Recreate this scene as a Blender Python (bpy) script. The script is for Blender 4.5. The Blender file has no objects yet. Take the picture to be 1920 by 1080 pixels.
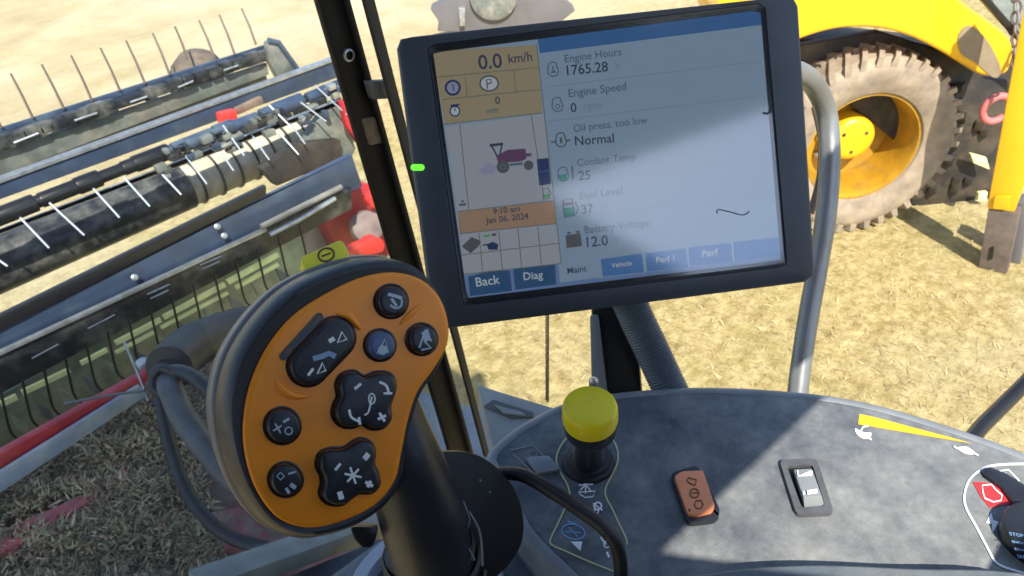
import bpy, bmesh, math, random
import numpy as np
from mathutils import Vector, Matrix
random.seed(4); rng = np.random.default_rng(4)
scene = bpy.context.scene
COL = scene.collection

# ------------------------------------------------------------ camera (in the combine's own axes: X along the header, Y driving direction, Z up)
FPX = 1346.0
CAM = np.array([0.0, 0.0, 3.0])
_X = np.array([1620, 1140, -FPX]); _X /= np.linalg.norm(_X)
_D = np.array([190, -1860, -FPX]); _D /= np.linalg.norm(_D); _D = _D - (_D @ _X) * _X; _D /= np.linalg.norm(_D)
_Z = -_D; _Y = np.cross(_Z, _X)
W = np.array([_X, _Y, _Z])
cd = bpy.data.cameras.new('camera'); cam = bpy.data.objects.new('camera', cd); COL.objects.link(cam)
cd.sensor_width = 36; cd.lens = FPX / 1920 * 36; cd.clip_start = 0.02; cd.clip_end = 3000
cam.matrix_world = Matrix([[*W[0], 0], [*W[1], 0], [*W[2], 3.0], [0, 0, 0, 1]])
scene.camera = cam
cd.dof.use_dof = True; cd.dof.focus_distance = 0.55; cd.dof.aperture_fstop = 20

# ------------------------------------------------------------ sky and sun
SUN = np.array([-0.55, -0.85, 1.2]); SUN /= np.linalg.norm(SUN)
el = math.asin(SUN[2]); az = math.atan2(SUN[0], SUN[1])
w = bpy.data.worlds.new('World'); scene.world = w; w.use_nodes = True
nt = w.node_tree; bg = nt.nodes['Background']
sky = nt.nodes.new('ShaderNodeTexSky'); sky.sky_type = 'NISHITA'; sky.sun_disc = False
sky.sun_elevation = el; sky.sun_rotation = az % (2 * math.pi)
nt.links.new(sky.outputs[0], bg.inputs[0]); bg.inputs[1].default_value = 0.15
sl = bpy.data.lights.new('sun', 'SUN'); sl.energy = 4.6; sl.angle = math.radians(0.5); sl.color = (1.0, 0.94, 0.83)
so = bpy.data.objects.new('sun', sl); COL.objects.link(so)
so.rotation_euler = Vector(SUN).to_track_quat('Z', 'Y').to_euler()
scene.view_settings.view_transform = 'Standard'; scene.view_settings.look = 'None'
scene.view_settings.exposure = 0.87; scene.view_settings.gamma = 1
scene.render.resolution_x = 1024; scene.render.resolution_y = 576

# ------------------------------------------------------------ placing helpers
def N(v): v = np.asarray(v, float); return v / np.linalg.norm(v)
def ray(x, y): return (W @ np.array([x - 960, 540 - y, -FPX])) / FPX
def at(x, y, d): return CAM + ray(x, y) * d
class Plane:
    def __init__(s, p, n): s.p = np.array(p, float); s.n = N(n)
    def hit(s, x, y, h=0.0):
        r = ray(x, y); t = ((s.p + s.n * h - CAM) @ s.n) / (r @ s.n); return CAM + r * t
    def off(s, h): return Plane(s.p + s.n * h, s.n)
def PY(y): return Plane((0, y, 0), (0, -1, 0))
def PZ(z): return Plane((0, 0, z), (0, 0, 1))
def PX(x): return Plane((x, 0, 0), (-1, 0, 0))

def catmull(pts, k=6, closed=False):
    P = [np.asarray(p, float) for p in pts]; n = len(P); out = []
    rngi = range(n if closed else n - 1)
    for i in rngi:
        if closed: a, b, c, d = P[i - 1], P[i], P[(i + 1) % n], P[(i + 2) % n]
        else: a, b, c, d = P[max(i - 1, 0)], P[i], P[i + 1], P[min(i + 2, n - 1)]
        for j in range(k):
            t = j / k
            out.append(.5 * ((2 * b) + (-a + c) * t + (2 * a - 5 * b + 4 * c - d) * t * t + (-a + 3 * b - 3 * c + d) * t ** 3))
    if not closed: out.append(P[-1])
    return out
def resample(pts, n):
    P = np.array(pts + [pts[0]]); L = np.r_[0, np.cumsum(np.linalg.norm(np.diff(P, axis=0), axis=1))]
    return [np.array([np.interp(s, L, P[:, k]) for k in range(P.shape[1])]) for s in np.linspace(0, L[-1], n, endpoint=False)]
def inset(pts, d):
    P = np.array(pts); A = np.roll(P, 1, 0); B = np.roll(P, -1, 0); T = B - A; T /= np.linalg.norm(T, axis=1)[:, None] + 1e-12
    area = 0.5 * np.sum(P[:, 0] * B[:, 1] - B[:, 0] * P[:, 1]); s = 1 if area > 0 else -1
    return [p for p in P + s * d * np.c_[-T[:, 1], T[:, 0]]]
def circ(cx, cy, r, n=28, ry=None, rot=0):
    ry = ry or r; o = []
    for i in range(n):
        a = 2 * math.pi * i / n; x, y = r * math.cos(a), ry * math.sin(a)
        o.append((cx + x * math.cos(rot) - y * math.sin(rot), cy + x * math.sin(rot) + y * math.cos(rot)))
    return o
def capsule(x0, y0, x1, y1, r, n=10):
    a = math.atan2(y1 - y0, x1 - x0); o = []
    for i in range(n + 1): t = a + math.pi / 2 + math.pi * i / n; o.append((x0 + r * math.cos(t), y0 + r * math.sin(t)))
    for i in range(n + 1): t = a - math.pi / 2 + math.pi * i / n; o.append((x1 + r * math.cos(t), y1 + r * math.sin(t)))
    return o
def rrect(quad, r, n=4):
    Q = [np.array(q, float) for q in quad]; o = []
    for i in range(len(Q)):
        a, b, c = Q[i - 1], Q[i], Q[(i + 1) % len(Q)]
        p = b + (a - b) / np.linalg.norm(a - b) * r; q = b + (c - b) / np.linalg.norm(c - b) * r
        for j in range(n + 1):
            t = j / n; o.append(tuple((1 - t) ** 2 * p + 2 * t * (1 - t) * b + t * t * q))
    return o

# ------------------------------------------------------------ mesh builder
DEPS = bpy.context.evaluated_depsgraph_get
_txt = {}
def text_geo(s):
    if s in _txt: return _txt[s]
    c = bpy.data.curves.new('text', 'FONT'); c.body = s; c.size = 1; c.offset = 0.012; c.resolution_u = 3
    o = bpy.data.objects.new('text', c); COL.objects.link(o); d = DEPS(); d.update()
    me = bpy.data.meshes.new_from_object(o.evaluated_get(d))
    v = np.array([x.co[:] for x in me.vertices]); f = [tuple(p.vertices) for p in me.polygons]
    bpy.data.objects.remove(o); bpy.data.curves.remove(c); bpy.data.meshes.remove(me)
    _txt[s] = (v, f); return v, f
class MB:
    def __init__(s): s.v = []; s.f = []; s.k = 0
    def add(s, V, F):
        b = len(s.v); s.v += [tuple(map(float, p)) for p in V]; s.f += [tuple(b + i for i in f) for f in F]; return s
    def loft(s, rings, cap0=True, cap1=True, closed=True):
        n = len(rings[0]); V = [p for r in rings for p in r]; F = []
        for i in range(len(rings) - 1):
            for j in range(n if closed else n - 1):
                k = (j + 1) % n; F.append((i * n + j, i * n + k, (i + 1) * n + k, (i + 1) * n + j))
        if cap0: F.append(tuple(range(n))[::-1])
        if cap1: F.append(tuple(range((len(rings) - 1) * n, len(rings) * n)))
        return s.add(V, F)
    def box(s, c, d, R=None):
        c = np.array(c, float); V = []
        for x in (-.5, .5):
            for y in (-.5, .5):
                for z in (-.5, .5):
                    p = np.array([x * d[0], y * d[1], z * d[2]]); p = R @ p if R is not None else p; V.append(c + p)
        return s.add(V, [(0, 1, 3, 2), (4, 6, 7, 5), (0, 4, 5, 1), (2, 3, 7, 6), (0, 2, 6, 4), (1, 5, 7, 3)])
    def beam(s, a, b, wd, ht, up=(0, 0, 1)):
        a = np.array(a, float); b = np.array(b, float); t = N(b - a); u = N(np.cross(t, up)); v = np.cross(u, t)
        R = lambda p: [p + u * wd / 2 + v * ht / 2, p - u * wd / 2 + v * ht / 2, p - u * wd / 2 - v * ht / 2, p + u * wd / 2 - v * ht / 2]
        return s.loft([R(a), R(b)])
    def tube(s, path, r, n=12, cap=True):
        P = [np.array(p, float) for p in path]; m = len(P); r = [r] * m if np.isscalar(r) else list(r); rings = []
        t = N(P[1] - P[0]); u = N(np.cross(t, (0.13, 0.21, 1) if abs(t[2]) < .9 else (1, 0, 0)))
        for i in range(m):
            t = N(P[min(i + 1, m - 1)] - P[max(i - 1, 0)]); u = N(u - (u @ t) * t); v = np.cross(t, u)
            rings.append([P[i] + r[i] * (math.cos(a) * u + math.sin(a) * v) for a in np.linspace(0, 2 * math.pi, n, endpoint=False)])
        return s.loft(rings, cap, cap)
    def prism(s, pl, poly, h0, h1):
        # pixels give the outline on the plane; thickness is built along the plane's normal
        B = [pl.hit(x, y) for x, y in poly]
        A0 = [p + pl.n * h0 for p in B]; A1 = [p + pl.n * h1 for p in B]
        return s.loft([A0, A1])
    def flat(s, pl, poly, h): return s.prism(pl, poly, h, h + 0.0002)
    def stroke(s, pl, pts, wpx, h, closed=False, th=0.00025):
        P = [np.array(p, float) for p in pts]; n = len(P); L = []; R = []
        for i in range(n):
            a = P[i - 1] if (i or closed) else P[i]; b = P[(i + 1) % n] if (i < n - 1 or closed) else P[i]
            t = N(b - a); q = np.array([-t[1], t[0]]) * wpx / 2; L.append(P[i] + q); R.append(P[i] - q)
        s.k += 1; h = h + s.k * 0.00001
        rings = []
        for l, r_ in zip(L, R):
            l3, r3 = pl.hit(*l), pl.hit(*r_); rings.append([l3 + pl.n * h, l3 + pl.n * (h + th), r3 + pl.n * (h + th), r3 + pl.n * h])
        if closed: rings.append(rings[0])
        return s.loft(rings, not closed, not closed)
    def text(s, pl, txt, p0, p1, h, asp=1.0):
        v, f = text_geo(txt); a = pl.hit(*p0); b = pl.hit(*p1); u = N(b - a); n = pl.n; vv = np.cross(n, u)
        wdt = v[:, 0].max() - v[:, 0].min(); sc = np.linalg.norm(b - a) / wdt
        V = [a + u * (q[0] - v[:, 0].min()) * sc + vv * q[1] * sc * asp + n * h for q in v]
        return s.add(V, f)
    def lathe(s, c, ax, prof, n=32, cap0=False, cap1=False):
        ax = N(ax); u = N(np.cross(ax, (0.1, 0.2, 1) if abs(ax[2]) < .9 else (1, 0, 0))); v = np.cross(ax, u); c = np.array(c, float)
        rings = [[c + ax * h + r * (math.cos(a) * u + math.sin(a) * v) for a in np.linspace(0, 2 * math.pi, n, endpoint=False)] for r, h in prof]
        return s.loft(rings, cap0, cap1)
    def build(s, name, mat, parent=None, bevel=0, seg=2, smooth=35, label=None, kind=None):
        me = bpy.data.meshes.new(name); o = bpy.data.objects.new(name, me); COL.objects.link(o)
        off = wl(parent) if parent else np.zeros(3)
        me.from_pydata([tuple(np.array(p) - off) for p in s.v], [], s.f); me.validate()
        bm = bmesh.new(); bm.from_mesh(me); bmesh.ops.recalc_face_normals(bm, faces=bm.faces)
        if bevel:
            E = [e for e in bm.edges if len(e.link_faces) == 2 and e.calc_face_angle(0) > .5]
            bmesh.ops.bevel(bm, geom=E, offset=bevel, segments=seg, affect='EDGES', profile=.6, clamp_overlap=True)
        bm.to_mesh(me); bm.free(); me.materials.append(mat)
        if smooth: me.shade_smooth(); me.set_sharp_from_angle(angle=math.radians(smooth))
        if parent: o.parent = parent
        if label: o['label'] = label
        if kind: o['kind'] = kind
        return o
def wl(o):
    p = np.zeros(3)
    while o is not None: p = p + np.array(o.location[:]); o = o.parent
    return p
def thing(name, label, cat, loc=(0, 0, 0), group=None):
    o = bpy.data.objects.new(name, None); COL.objects.link(o); o.location = tuple(map(float, loc)); o.empty_display_size = .1
    return tag(o, label, cat, group)
def tag(o, label, cat, group=None):
    o['label'] = label; o['category'] = cat
    if group: o['group'] = group
    return o
def copy_part(src, parent, delta):
    c = src.copy(); COL.objects.link(c); c.parent = parent; c.location = Vector(src.location) + Vector(tuple(map(float, delta))); return c

# ------------------------------------------------------------ materials
def mat(name, col, rough=.5, metal=0, var=0, vs=20, bump=0, bs=60, col2=None, mixs=3, mixlo=.45, mixhi=.6, spec=.5, emit=None, es=1, coat=0):
    m = bpy.data.materials.new(name); m.use_nodes = True; t = m.node_tree; b = t.nodes['Principled BSDF']
    b.inputs['Base Color'].default_value = (*col, 1); b.inputs['Roughness'].default_value = rough; b.inputs['Metallic'].default_value = metal
    b.inputs['Specular IOR Level'].default_value = spec; b.inputs['Coat Weight'].default_value = coat
    if emit: b.inputs['Emission Color'].default_value = (*emit, 1); b.inputs['Emission Strength'].default_value = es
    tc = t.nodes.new('ShaderNodeTexCoord'); last = None
    if col2:
        n = t.nodes.new('ShaderNodeTexNoise'); n.inputs['Scale'].default_value = mixs; n.inputs['Detail'].default_value = 6; n.inputs['Roughness'].default_value = .65
        t.links.new(tc.outputs['Object'], n.inputs['Vector'])
        r = t.nodes.new('ShaderNodeValToRGB'); r.color_ramp.elements[0].position = mixlo; r.color_ramp.elements[1].position = mixhi
        r.color_ramp.elements[0].color = (*col, 1); r.color_ramp.elements[1].color = (*col2, 1)
        t.links.new(n.outputs[0], r.inputs[0]); last = r.outputs[0]
    if var:
        n = t.nodes.new('ShaderNodeTexNoise'); n.inputs['Scale'].default_value = vs; n.inputs['Detail'].default_value = 5
        t.links.new(tc.outputs['Object'], n.inputs['Vector'])
        h = t.nodes.new('ShaderNodeHueSaturation'); mr = t.nodes.new('ShaderNodeMapRange')
        mr.inputs[1].default_value = .3; mr.inputs[2].default_value = .7; mr.inputs[3].default_value = 1 - var; mr.inputs[4].default_value = 1 + var
        t.links.new(n.outputs[0], mr.inputs[0]); t.links.new(mr.outputs[0], h.inputs['Value'])
        if last: t.links.new(last, h.inputs['Color'])
        else: h.inputs['Color'].default_value = (*col, 1)
        last = h.outputs[0]
    if last: t.links.new(last, b.inputs['Base Color'])
    if bump:
        n = t.nodes.new('ShaderNodeTexNoise'); n.inputs['Scale'].default_value = bs; n.inputs['Detail'].default_value = 4
        t.links.new(tc.outputs['Object'], n.inputs['Vector'])
        bp = t.nodes.new('ShaderNodeBump'); bp.inputs['Strength'].default_value = bump; bp.inputs['Distance'].default_value = .01
        t.links.new(n.outputs[0], bp.inputs['Height']); t.links.new(bp.outputs[0], b.inputs['Normal'])
    return m
M = {}
M['black'] = mat('black_plastic', (.016, .018, .024), .38, var=.25, vs=30, bump=.04, bs=400)
M['satin'] = mat('satin_black_paint', (.012, .012, .013), .3, var=.3, vs=8)
M['rubber'] = mat('black_rubber', (.012, .012, .013), .5, var=.3, vs=30, bump=.1, bs=200)
M['orange'] = mat('orange_panel', (.97, .29, .010), .38, var=.05, vs=40, bump=.05, bs=600)
M['switch_orange'] = mat('switch_orange', (.85, .30, .13), .5, var=.08, vs=60)
M['white'] = mat('white_print', (.8, .82, .84), .5)
M['blueprint'] = mat('blue_print', (.18, .33, .55), .5)
M['darkprint'] = mat('dark_print', (.10, .03, .01), .5)
M['yellow'] = mat('yellow_cap', (.80, .66, .008), .4, var=.06, vs=40, col2=(.6, .47, .02), mixs=25, mixlo=.62, mixhi=.75)
M['yellow_btn'] = mat('yellow_button', (.85, .74, .03), .45, var=.1, vs=60)
M['console'] = mat('console_plastic', (.019, .030, .055), .44, spec=.35, col2=(.28, .285, .27), mixs=22, mixlo=.30, mixhi=1.45, var=.12, vs=160, bump=.12, bs=500)  # blue skylight is baked into the dark base colour
M['console_low'] = mat('console_lower', (.10, .12, .14), .5, col2=(.15, .165, .17), mixs=10, var=.12, vs=50, bump=.1, bs=300)
M['rim'] = mat('console_rim', (.20, .22, .24), .5, var=.15, vs=40)
M['lite'] = mat('pale_ring', (.45, .48, .55), .45, var=.06)
M['line'] = mat('pale_yellow_line', (.50, .50, .27), .5)
M['amber'] = mat('amber_decal', (.85, .50, .02), .45)
M['red_print'] = mat('red_decal', (.62, .035, .04), .5)
M['housing'] = mat('monitor_housing', (.038, .048, .064), .45, var=.12, vs=30, bump=.05, bs=500)
M['bezel'] = mat('monitor_bezel', (.008, .012, .022), .3, var=.1, vs=20)
M['steel'] = mat('brushed_rail', (.22, .23, .24), .38, metal=.5, var=.2, vs=12, bump=.05, bs=60)
M['galv'] = mat('galvanised', (.42, .44, .45), .4, metal=.7, var=.25, vs=30)
M['pillar'] = mat('pillar_black', (.007, .007, .008), .42, col2=(.02, .017, .014), mixs=7, mixlo=.5, mixhi=.8, bump=.05, spec=.15)
M['seal'] = mat('window_seal', (.01, .01, .01), .6)
M['ledge'] = mat('cab_ledge', (.22, .23, .235), .6, var=.15, vs=14, col2=(.28, .28, .26), mixs=6)
M['floor'] = mat('cab_lining', (.02, .026, .034), .6, var=.2)
M['hdr_black'] = mat('header_black', (.016, .018, .022), .36, var=.3, vs=14, col2=(.13, .125, .105), mixs=7, mixlo=.44, mixhi=.72, bump=.15, bs=40)
M['hdr_sky_tint'] = mat('header_sky_tint', (.035, .055, .10), .32, var=.2, vs=9, col2=(.09, .12, .15), mixs=3, mixlo=.5, mixhi=.75)  # black paint; its sky reflection is put into the blue base
M['hdr_grey'] = mat('header_grey', (.13, .145, .13), .55, var=.3, vs=12, col2=(.22, .21, .17), mixs=5)
M['hdr_green'] = mat('header_pale_green', (.27, .32, .20), .5, var=.35, vs=12, col2=(.30, .30, .18), mixs=6)
M['belt'] = mat('draper_canvas', (.42, .39, .29), .75, var=.22, vs=16, bump=.2)
M['lime'] = mat('lime_slat', (.80, .82, .35), .6, var=.12, vs=12)
M['tine_l'] = mat('steel_tine', (.36, .39, .43), .4, metal=.2)
M['tine_d'] = mat('dark_tine', (.09, .06, .04), .5)
M['red'] = mat('red_paint', (.42, .025, .035), .4, var=.25, vs=12, col2=(.30, .12, .09), mixs=6, mixlo=.5, mixhi=.75)
M['red_dusty'] = mat('dusty_red_paint', (.22, .045, .045), .55, var=.25, vs=12, col2=(.20, .14, .10), mixs=5, mixlo=.42, mixhi=.6)
M['rib_red'] = mat('faded_red_paint', (.34, .085, .085), .6, var=.25, vs=20, col2=(.26, .19, .15), mixs=14, mixlo=.48, mixhi=.62)
M['redlit'] = mat('red_plastic', (.72, .05, .04), .4, var=.1)
M['palebl'] = mat('pale_blue_strip', (.30, .38, .48), .45, var=.25, vs=10, col2=(.45, .45, .42), mixs=9)
M['hose'] = mat('hydraulic_hose', (.018, .02, .023), .5, var=.3, vs=30, bump=.2, bs=150)
M['hose_g'] = mat('grey_hose', (.085, .09, .097), .55, var=.2, vs=30, bump=.2, bs=150)
M['dusty'] = mat('dusty_grey', (.24, .22, .19), .7, var=.25, vs=9)
M['tyre'] = mat('dusty_tyre', (.30, .24, .17), .85, var=.22, vs=9, col2=(.22, .18, .135), mixs=4, mixlo=.45, mixhi=.62, bump=.35, bs=30)
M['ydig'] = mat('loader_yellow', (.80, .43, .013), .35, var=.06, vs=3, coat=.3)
M['ydig_shade'] = mat('rim_yellow_shaded', (.40, .215, .012), .5, var=.18, vs=9, col2=(.26, .16, .05), mixs=6, mixlo=.5, mixhi=.7)  # darker than the hub: shadow inside the rim is put into the colour
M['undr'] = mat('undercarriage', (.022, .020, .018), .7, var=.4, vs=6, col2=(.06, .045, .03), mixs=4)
M['rust'] = mat('worn_steel', (.15, .12, .10), .6, metal=.3, var=.25, vs=12)
M['pink'] = mat('faded_red', (.55, .16, .15), .6, var=.1)
M['fade'] = mat('grey_machine', (.13, .125, .13), .6, var=.15, vs=3)
M['shade_patch'] = mat('painted_shade', (.25, .20, .13), .8, var=.1)  # tan tone standing for shade on the loader fender
M['blocker'] = mat('blocker_grey', (.05, .055, .06), .8)
def scr(name, c, s=1.0):
    lin = [(x / 255) ** 2.2 * s for x in c]
    return mat('screen_' + name, (.01, .01, .01), .5, spec=0, emit=lin, es=.38)
S = {k: scr(k, c) for k, c in dict(pale=(126, 148, 172), pale2=(146, 154, 166), tan=(146, 136, 112), tan2=(150, 124, 104), blue=(58, 98, 150),
      tab=(46, 80, 118), tabr=(70, 110, 165), strip=(95, 120, 165), line=(100, 108, 100), ink=(54, 64, 84), ink2=(82, 100, 118), ghost=(118, 132, 150),
      teal=(40, 130, 120), navy=(42, 56, 96), wht=(170, 180, 190), plum=(92, 66, 96), green=(70, 150, 90), lav=(135, 140, 170), rd=(130, 60, 60), dkg=(80, 84, 90), lime=(150, 160, 110)).items()}
M['led'] = mat('green_indicator', (.05, .4, .02), .4, emit=(.15, .9, .05), es=.7)

def glass_mat(name, gl, dust, tint=(1, 1, 1), rough=.03, nscale=2.5):
    m = bpy.data.materials.new(name); m.use_nodes = True; t = m.node_tree; t.nodes.clear(); A = t.nodes.new
    o = A('ShaderNodeOutputMaterial'); tr = A('ShaderNodeBsdfTransparent'); tr.inputs[0].default_value = (*tint, 1)
    g = A('ShaderNodeBsdfGlossy'); g.inputs['Roughness'].default_value = rough
    fr = A('ShaderNodeFresnel'); fr.inputs[0].default_value = 1.45; mu = A('ShaderNodeMath'); mu.operation = 'MULTIPLY'; mu.inputs[1].default_value = gl
    mx = A('ShaderNodeMixShader'); t.links.new(fr.outputs[0], mu.inputs[0]); t.links.new(mu.outputs[0], mx.inputs[0]); t.links.new(tr.outputs[0], mx.inputs[1]); t.links.new(g.outputs[0], mx.inputs[2])
    last = mx
    if dust:
        d = A('ShaderNodeBsdfDiffuse'); d.inputs[0].default_value = (.75, .74, .70, 1); tl = A('ShaderNodeBsdfTranslucent'); tl.inputs[0].default_value = (.75, .74, .70, 1)
        ad = A('ShaderNodeMixShader'); ad.inputs[0].default_value = .5; t.links.new(d.outputs[0], ad.inputs[1]); t.links.new(tl.outputs[0], ad.inputs[2])
        tc = A('ShaderNodeTexCoord'); n = A('ShaderNodeTexNoise'); n.inputs['Scale'].default_value = nscale; n.inputs['Detail'].default_value = 8
        mr = A('ShaderNodeMapRange'); mr.inputs[1].default_value = .35; mr.inputs[2].default_value = .75; mr.inputs[3].default_value = dust * .5; mr.inputs[4].default_value = dust * 1.8
        m2 = A('ShaderNodeMixShader'); t.links.new(tc.outputs['Object'], n.inputs['Vector']); t.links.new(n.outputs[0], mr.inputs[0]); t.links.new(mr.outputs[0], m2.inputs[0])
        t.links.new(last.outputs[0], m2.inputs[1]); t.links.new(ad.outputs[0], m2.inputs[2]); last = m2
    t.links.new(last.outputs[0], o.inputs[0]); return m
M['glass'] = glass_mat('windscreen_glass', .15, .008, tint=(.96, .98, .98))
M['scrglass'] = glass_mat('screen_glass', 2.7, .004, rough=.11, nscale=14)

def console_dust_sun(m):
    # dust plus painted sun contrast: paler at the sunlit end, darker towards shade
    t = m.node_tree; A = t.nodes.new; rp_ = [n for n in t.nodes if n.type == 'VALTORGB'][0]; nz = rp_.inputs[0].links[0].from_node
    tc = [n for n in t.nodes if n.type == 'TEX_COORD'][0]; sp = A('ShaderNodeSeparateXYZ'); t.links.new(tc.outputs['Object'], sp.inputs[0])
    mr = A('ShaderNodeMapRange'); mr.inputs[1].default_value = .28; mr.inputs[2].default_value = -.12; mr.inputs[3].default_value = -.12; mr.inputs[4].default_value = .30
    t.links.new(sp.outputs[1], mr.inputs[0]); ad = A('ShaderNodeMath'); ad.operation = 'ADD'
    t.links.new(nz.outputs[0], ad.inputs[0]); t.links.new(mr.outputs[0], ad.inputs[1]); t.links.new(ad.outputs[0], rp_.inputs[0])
console_dust_sun(M['console'])

# ------------------------------------------------------------ ground
def ground_mat():
    m = bpy.data.materials.new('dry_paddock'); m.use_nodes = True; t = m.node_tree; b = t.nodes['Principled BSDF']; A = t.nodes.new
    b.inputs['Roughness'].default_value = .95; b.inputs['Specular IOR Level'].default_value = .1
    tc = A('ShaderNodeTexCoord')
    def noise(s, d=6, r=.6):
        n = A('ShaderNodeTexNoise'); n.inputs['Scale'].default_value = s; n.inputs['Detail'].default_value = d; n.inputs['Roughness'].default_value = r
        t.links.new(tc.outputs['Object'], n.inputs['Vector']); return n.outputs[0]
    def ramp(src, els):
        r = A('ShaderNodeValToRGB'); e = r.color_ramp.elements
        e[0].position, e[0].color = els[0][0], (*els[0][1], 1); e[1].position, e[1].color = els[-1][0], (*els[-1][1], 1)
        for p, c in els[1:-1]: q = e.new(p); q.color = (*c, 1)
        t.links.new(src, r.inputs[0]); return r.outputs[0]
    straw = ramp(noise(9, 10, .8), [(.30, (.15, .11, .035)), (.42, (.31, .24, .095)), (.52, (.44, .35, .16)), (.62, (.55, .455, .22)), (.75, (.66, .57, .31))])
    soil = ramp(noise(.9, 8), [(.3, (.42, .33, .21)), (.5, (.53, .42, .26)), (.7, (.62, .50, .33))])
    f = ramp(noise(.22, 5), [(.46, (0, 0, 0)), (.60, (1, 1, 1))])
    g = ramp(noise(1.7, 8, .7), [(.50, (0, 0, 0)), (.68, (1, 1, 1))])
    def mix(a, bb, fac, k=None):
        x = A('ShaderNodeMix'); x.data_type = 'RGBA'
        if k is not None:
            q = A('ShaderNodeMath'); q.operation = 'MULTIPLY'; q.inputs[1].default_value = k; t.links.new(fac, q.inputs[0]); fac = q.outputs[0]
        t.links.new(fac, x.inputs[0])
        for s_, v in ((6, a), (7, bb)):
            if isinstance(v, tuple): x.inputs[s_].default_value = (*v, 1)
            else: t.links.new(v, x.inputs[s_])
        return x.outputs[2]
    # bare soil ahead of the header, straw stubble to its right: a mask across the field
    sp = A('ShaderNodeSeparateXYZ'); t.links.new(tc.outputs['Object'], sp.inputs[0])
    md = A('ShaderNodeMapRange'); md.inputs[1].default_value = 5.5; md.inputs[2].default_value = 9.5; t.links.new(sp.outputs[1], md.inputs[0])
    base = mix(straw, soil, md.outputs[0], .85)
    base = mix(base, (.31, .29, .10), g, .45)
    base = mix(base, (.62, .55, .40), f, .35)
    t.links.new(base, b.inputs['Base Color'])
    bp = A('ShaderNodeBump'); bp.inputs['Strength'].default_value = .7; bp.inputs['Distance'].default_value = .05
    t.links.new(noise(16, 8, .75), bp.inputs['Height']); t.links.new(bp.outputs[0], b.inputs['Normal'])
    return m
g = MB(); g.add([(-600, -600, 0), (600, -600, 0), (600, 600, 0), (-600, 600, 0)], [(0, 1, 2, 3)])
go = g.build('ground', ground_mat(), smooth=0, kind='structure')

def stalks(name, n, region, zf, lmin, lmax, wmin, wmax, mats, lift, label, cat=None, kind='stuff', flat=.25):
    V = []; F = []; MI = []
    for i in range(n):
        x, y = region(); z = zf(x, y); L = random.uniform(lmin, lmax); wd = random.uniform(wmin, wmax)
        a = random.uniform(0, 2 * math.pi); tl = random.gauss(0, flat); d = np.array([math.cos(a) * math.cos(tl), math.sin(a) * math.cos(tl), abs(math.sin(tl))])
        s = N(np.cross(d, (random.gauss(0, .4), random.gauss(0, .4), 1))) * wd / 2; p = np.array([x, y, z + random.uniform(0, lift)])
        q = p + d * L * .5 + np.array([0, 0, random.uniform(0, .12) * L]); r = p + d * L
        b = len(V); V += [tuple(p - s), tuple(p + s), tuple(q + s * .8), tuple(q - s * .8), tuple(r)]
        F += [(b, b + 1, b + 2, b + 3), (b + 3, b + 2, b + 4)]; k = random.randrange(len(mats)); MI += [k, k]
    me = bpy.data.meshes.new(name); me.from_pydata(V, [], F); o = bpy.data.objects.new(name, me); COL.objects.link(o)
    for m in mats: me.materials.append(m)
    me.polygons.foreach_set('material_index', MI)
    o['kind'] = kind; tag(o, label, cat or name); return o
strawM = [mat('straw_pale', (.57, .48, .26), .8), mat('straw_mid', (.42, .33, .16), .8), mat('straw_olive', (.34, .28, .11), .8), mat('straw_brown', (.25, .18, .09), .8)]
def reg_grass():
    while True:
        x, y = random.uniform(1.0, 7.0), random.uniform(-.9, 4.5)
        if random.random() < 1.3 - math.hypot(x, y) / 9: return x, y
stalks('dry_grass', 13000, reg_grass, lambda x, y: 0.0, .02, .07, .003, .006, strawM, .010, 'dry straw and cropped grass littering the sunlit paddock', 'grass')

# ------------------------------------------------------------ combine header
HD = thing('harvester_header', 'dark crop header with spring tine reel in front of the cab, red right end', 'header', (0.8, 3.2, 0.0))
def hline(pxl, pyl, pxr, pyr, y, x0=-3.0):
    a = PY(y).hit(pxl, pyl); b = PY(y).hit(pxr, pyr); z = (a[2] + b[2]) / 2; sl_ = (b[2] - a[2]) / (b[0] - a[0])
    return np.array([x0, y, a[2] + sl_ * (x0 - a[0])]), b
def extend(a, b, x0=-3.0): return a + (b - a) * ((x0 - a[0]) / (b[0] - a[0]))
def band(name, y, top, bot, th, m, x0=-3.0, bevel=.006, parent=HD, tilt=0):
    # a long sheet with real thickness: top/bot = (xl, yl, xr, yr) edges seen in the photograph
    P = PY(y); tl, tr, bl, br = P.hit(*top[:2]), P.hit(*top[2:]), P.hit(*bot[:2]), P.hit(*bot[2:])
    tl, bl = extend(tl, tr, x0), extend(bl, br, x0)
    o = np.array([0, th, 0]); k = np.array([0, tilt, 0])
    b = MB(); b.loft([[tl + k, bl, bl + o, tl + o + k], [tr + k, br, br + o, tr + o + k]])
    return b.build(name, m, parent, bevel=bevel)
# far reel tube with upright tines
ya = 4.15
a0, a1 = hline(0, 262, 515, 100, ya)
rt = MB(); rt.tube([a0, a1], .028, 14).build('reel_tube', M['hdr_black'], HD)
rtube = [o for o in HD.children if o.name.startswith('reel_tube')][-1]
band('reel_bat', ya + .03, (0, 240, 505, 82), (0, 256, 512, 96), .02, M['hdr_sky_tint'])
band('reel_bat', ya - .01, (0, 284, 500, 118), (0, 330, 505, 140), .03, M['hdr_grey'])
band('reel_guard', ya + .02, (0, 305, 500, 142), (0, 350, 505, 165), .02, M['hdr_grey'])
tips = [(20, 138, 62, 222), (78, 121, 120, 204), (133, 104, 173, 190), (188, 90, 225, 170), (236, 76, 272, 157), (286, 62, 318, 140), (328, 50, 352, 112), (373, 38, 402, 108), (411, 28, 440, 102), (453, 16, 480, 84), (-45, 155, 3, 240), (-110, 172, -60, 262)]
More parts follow.
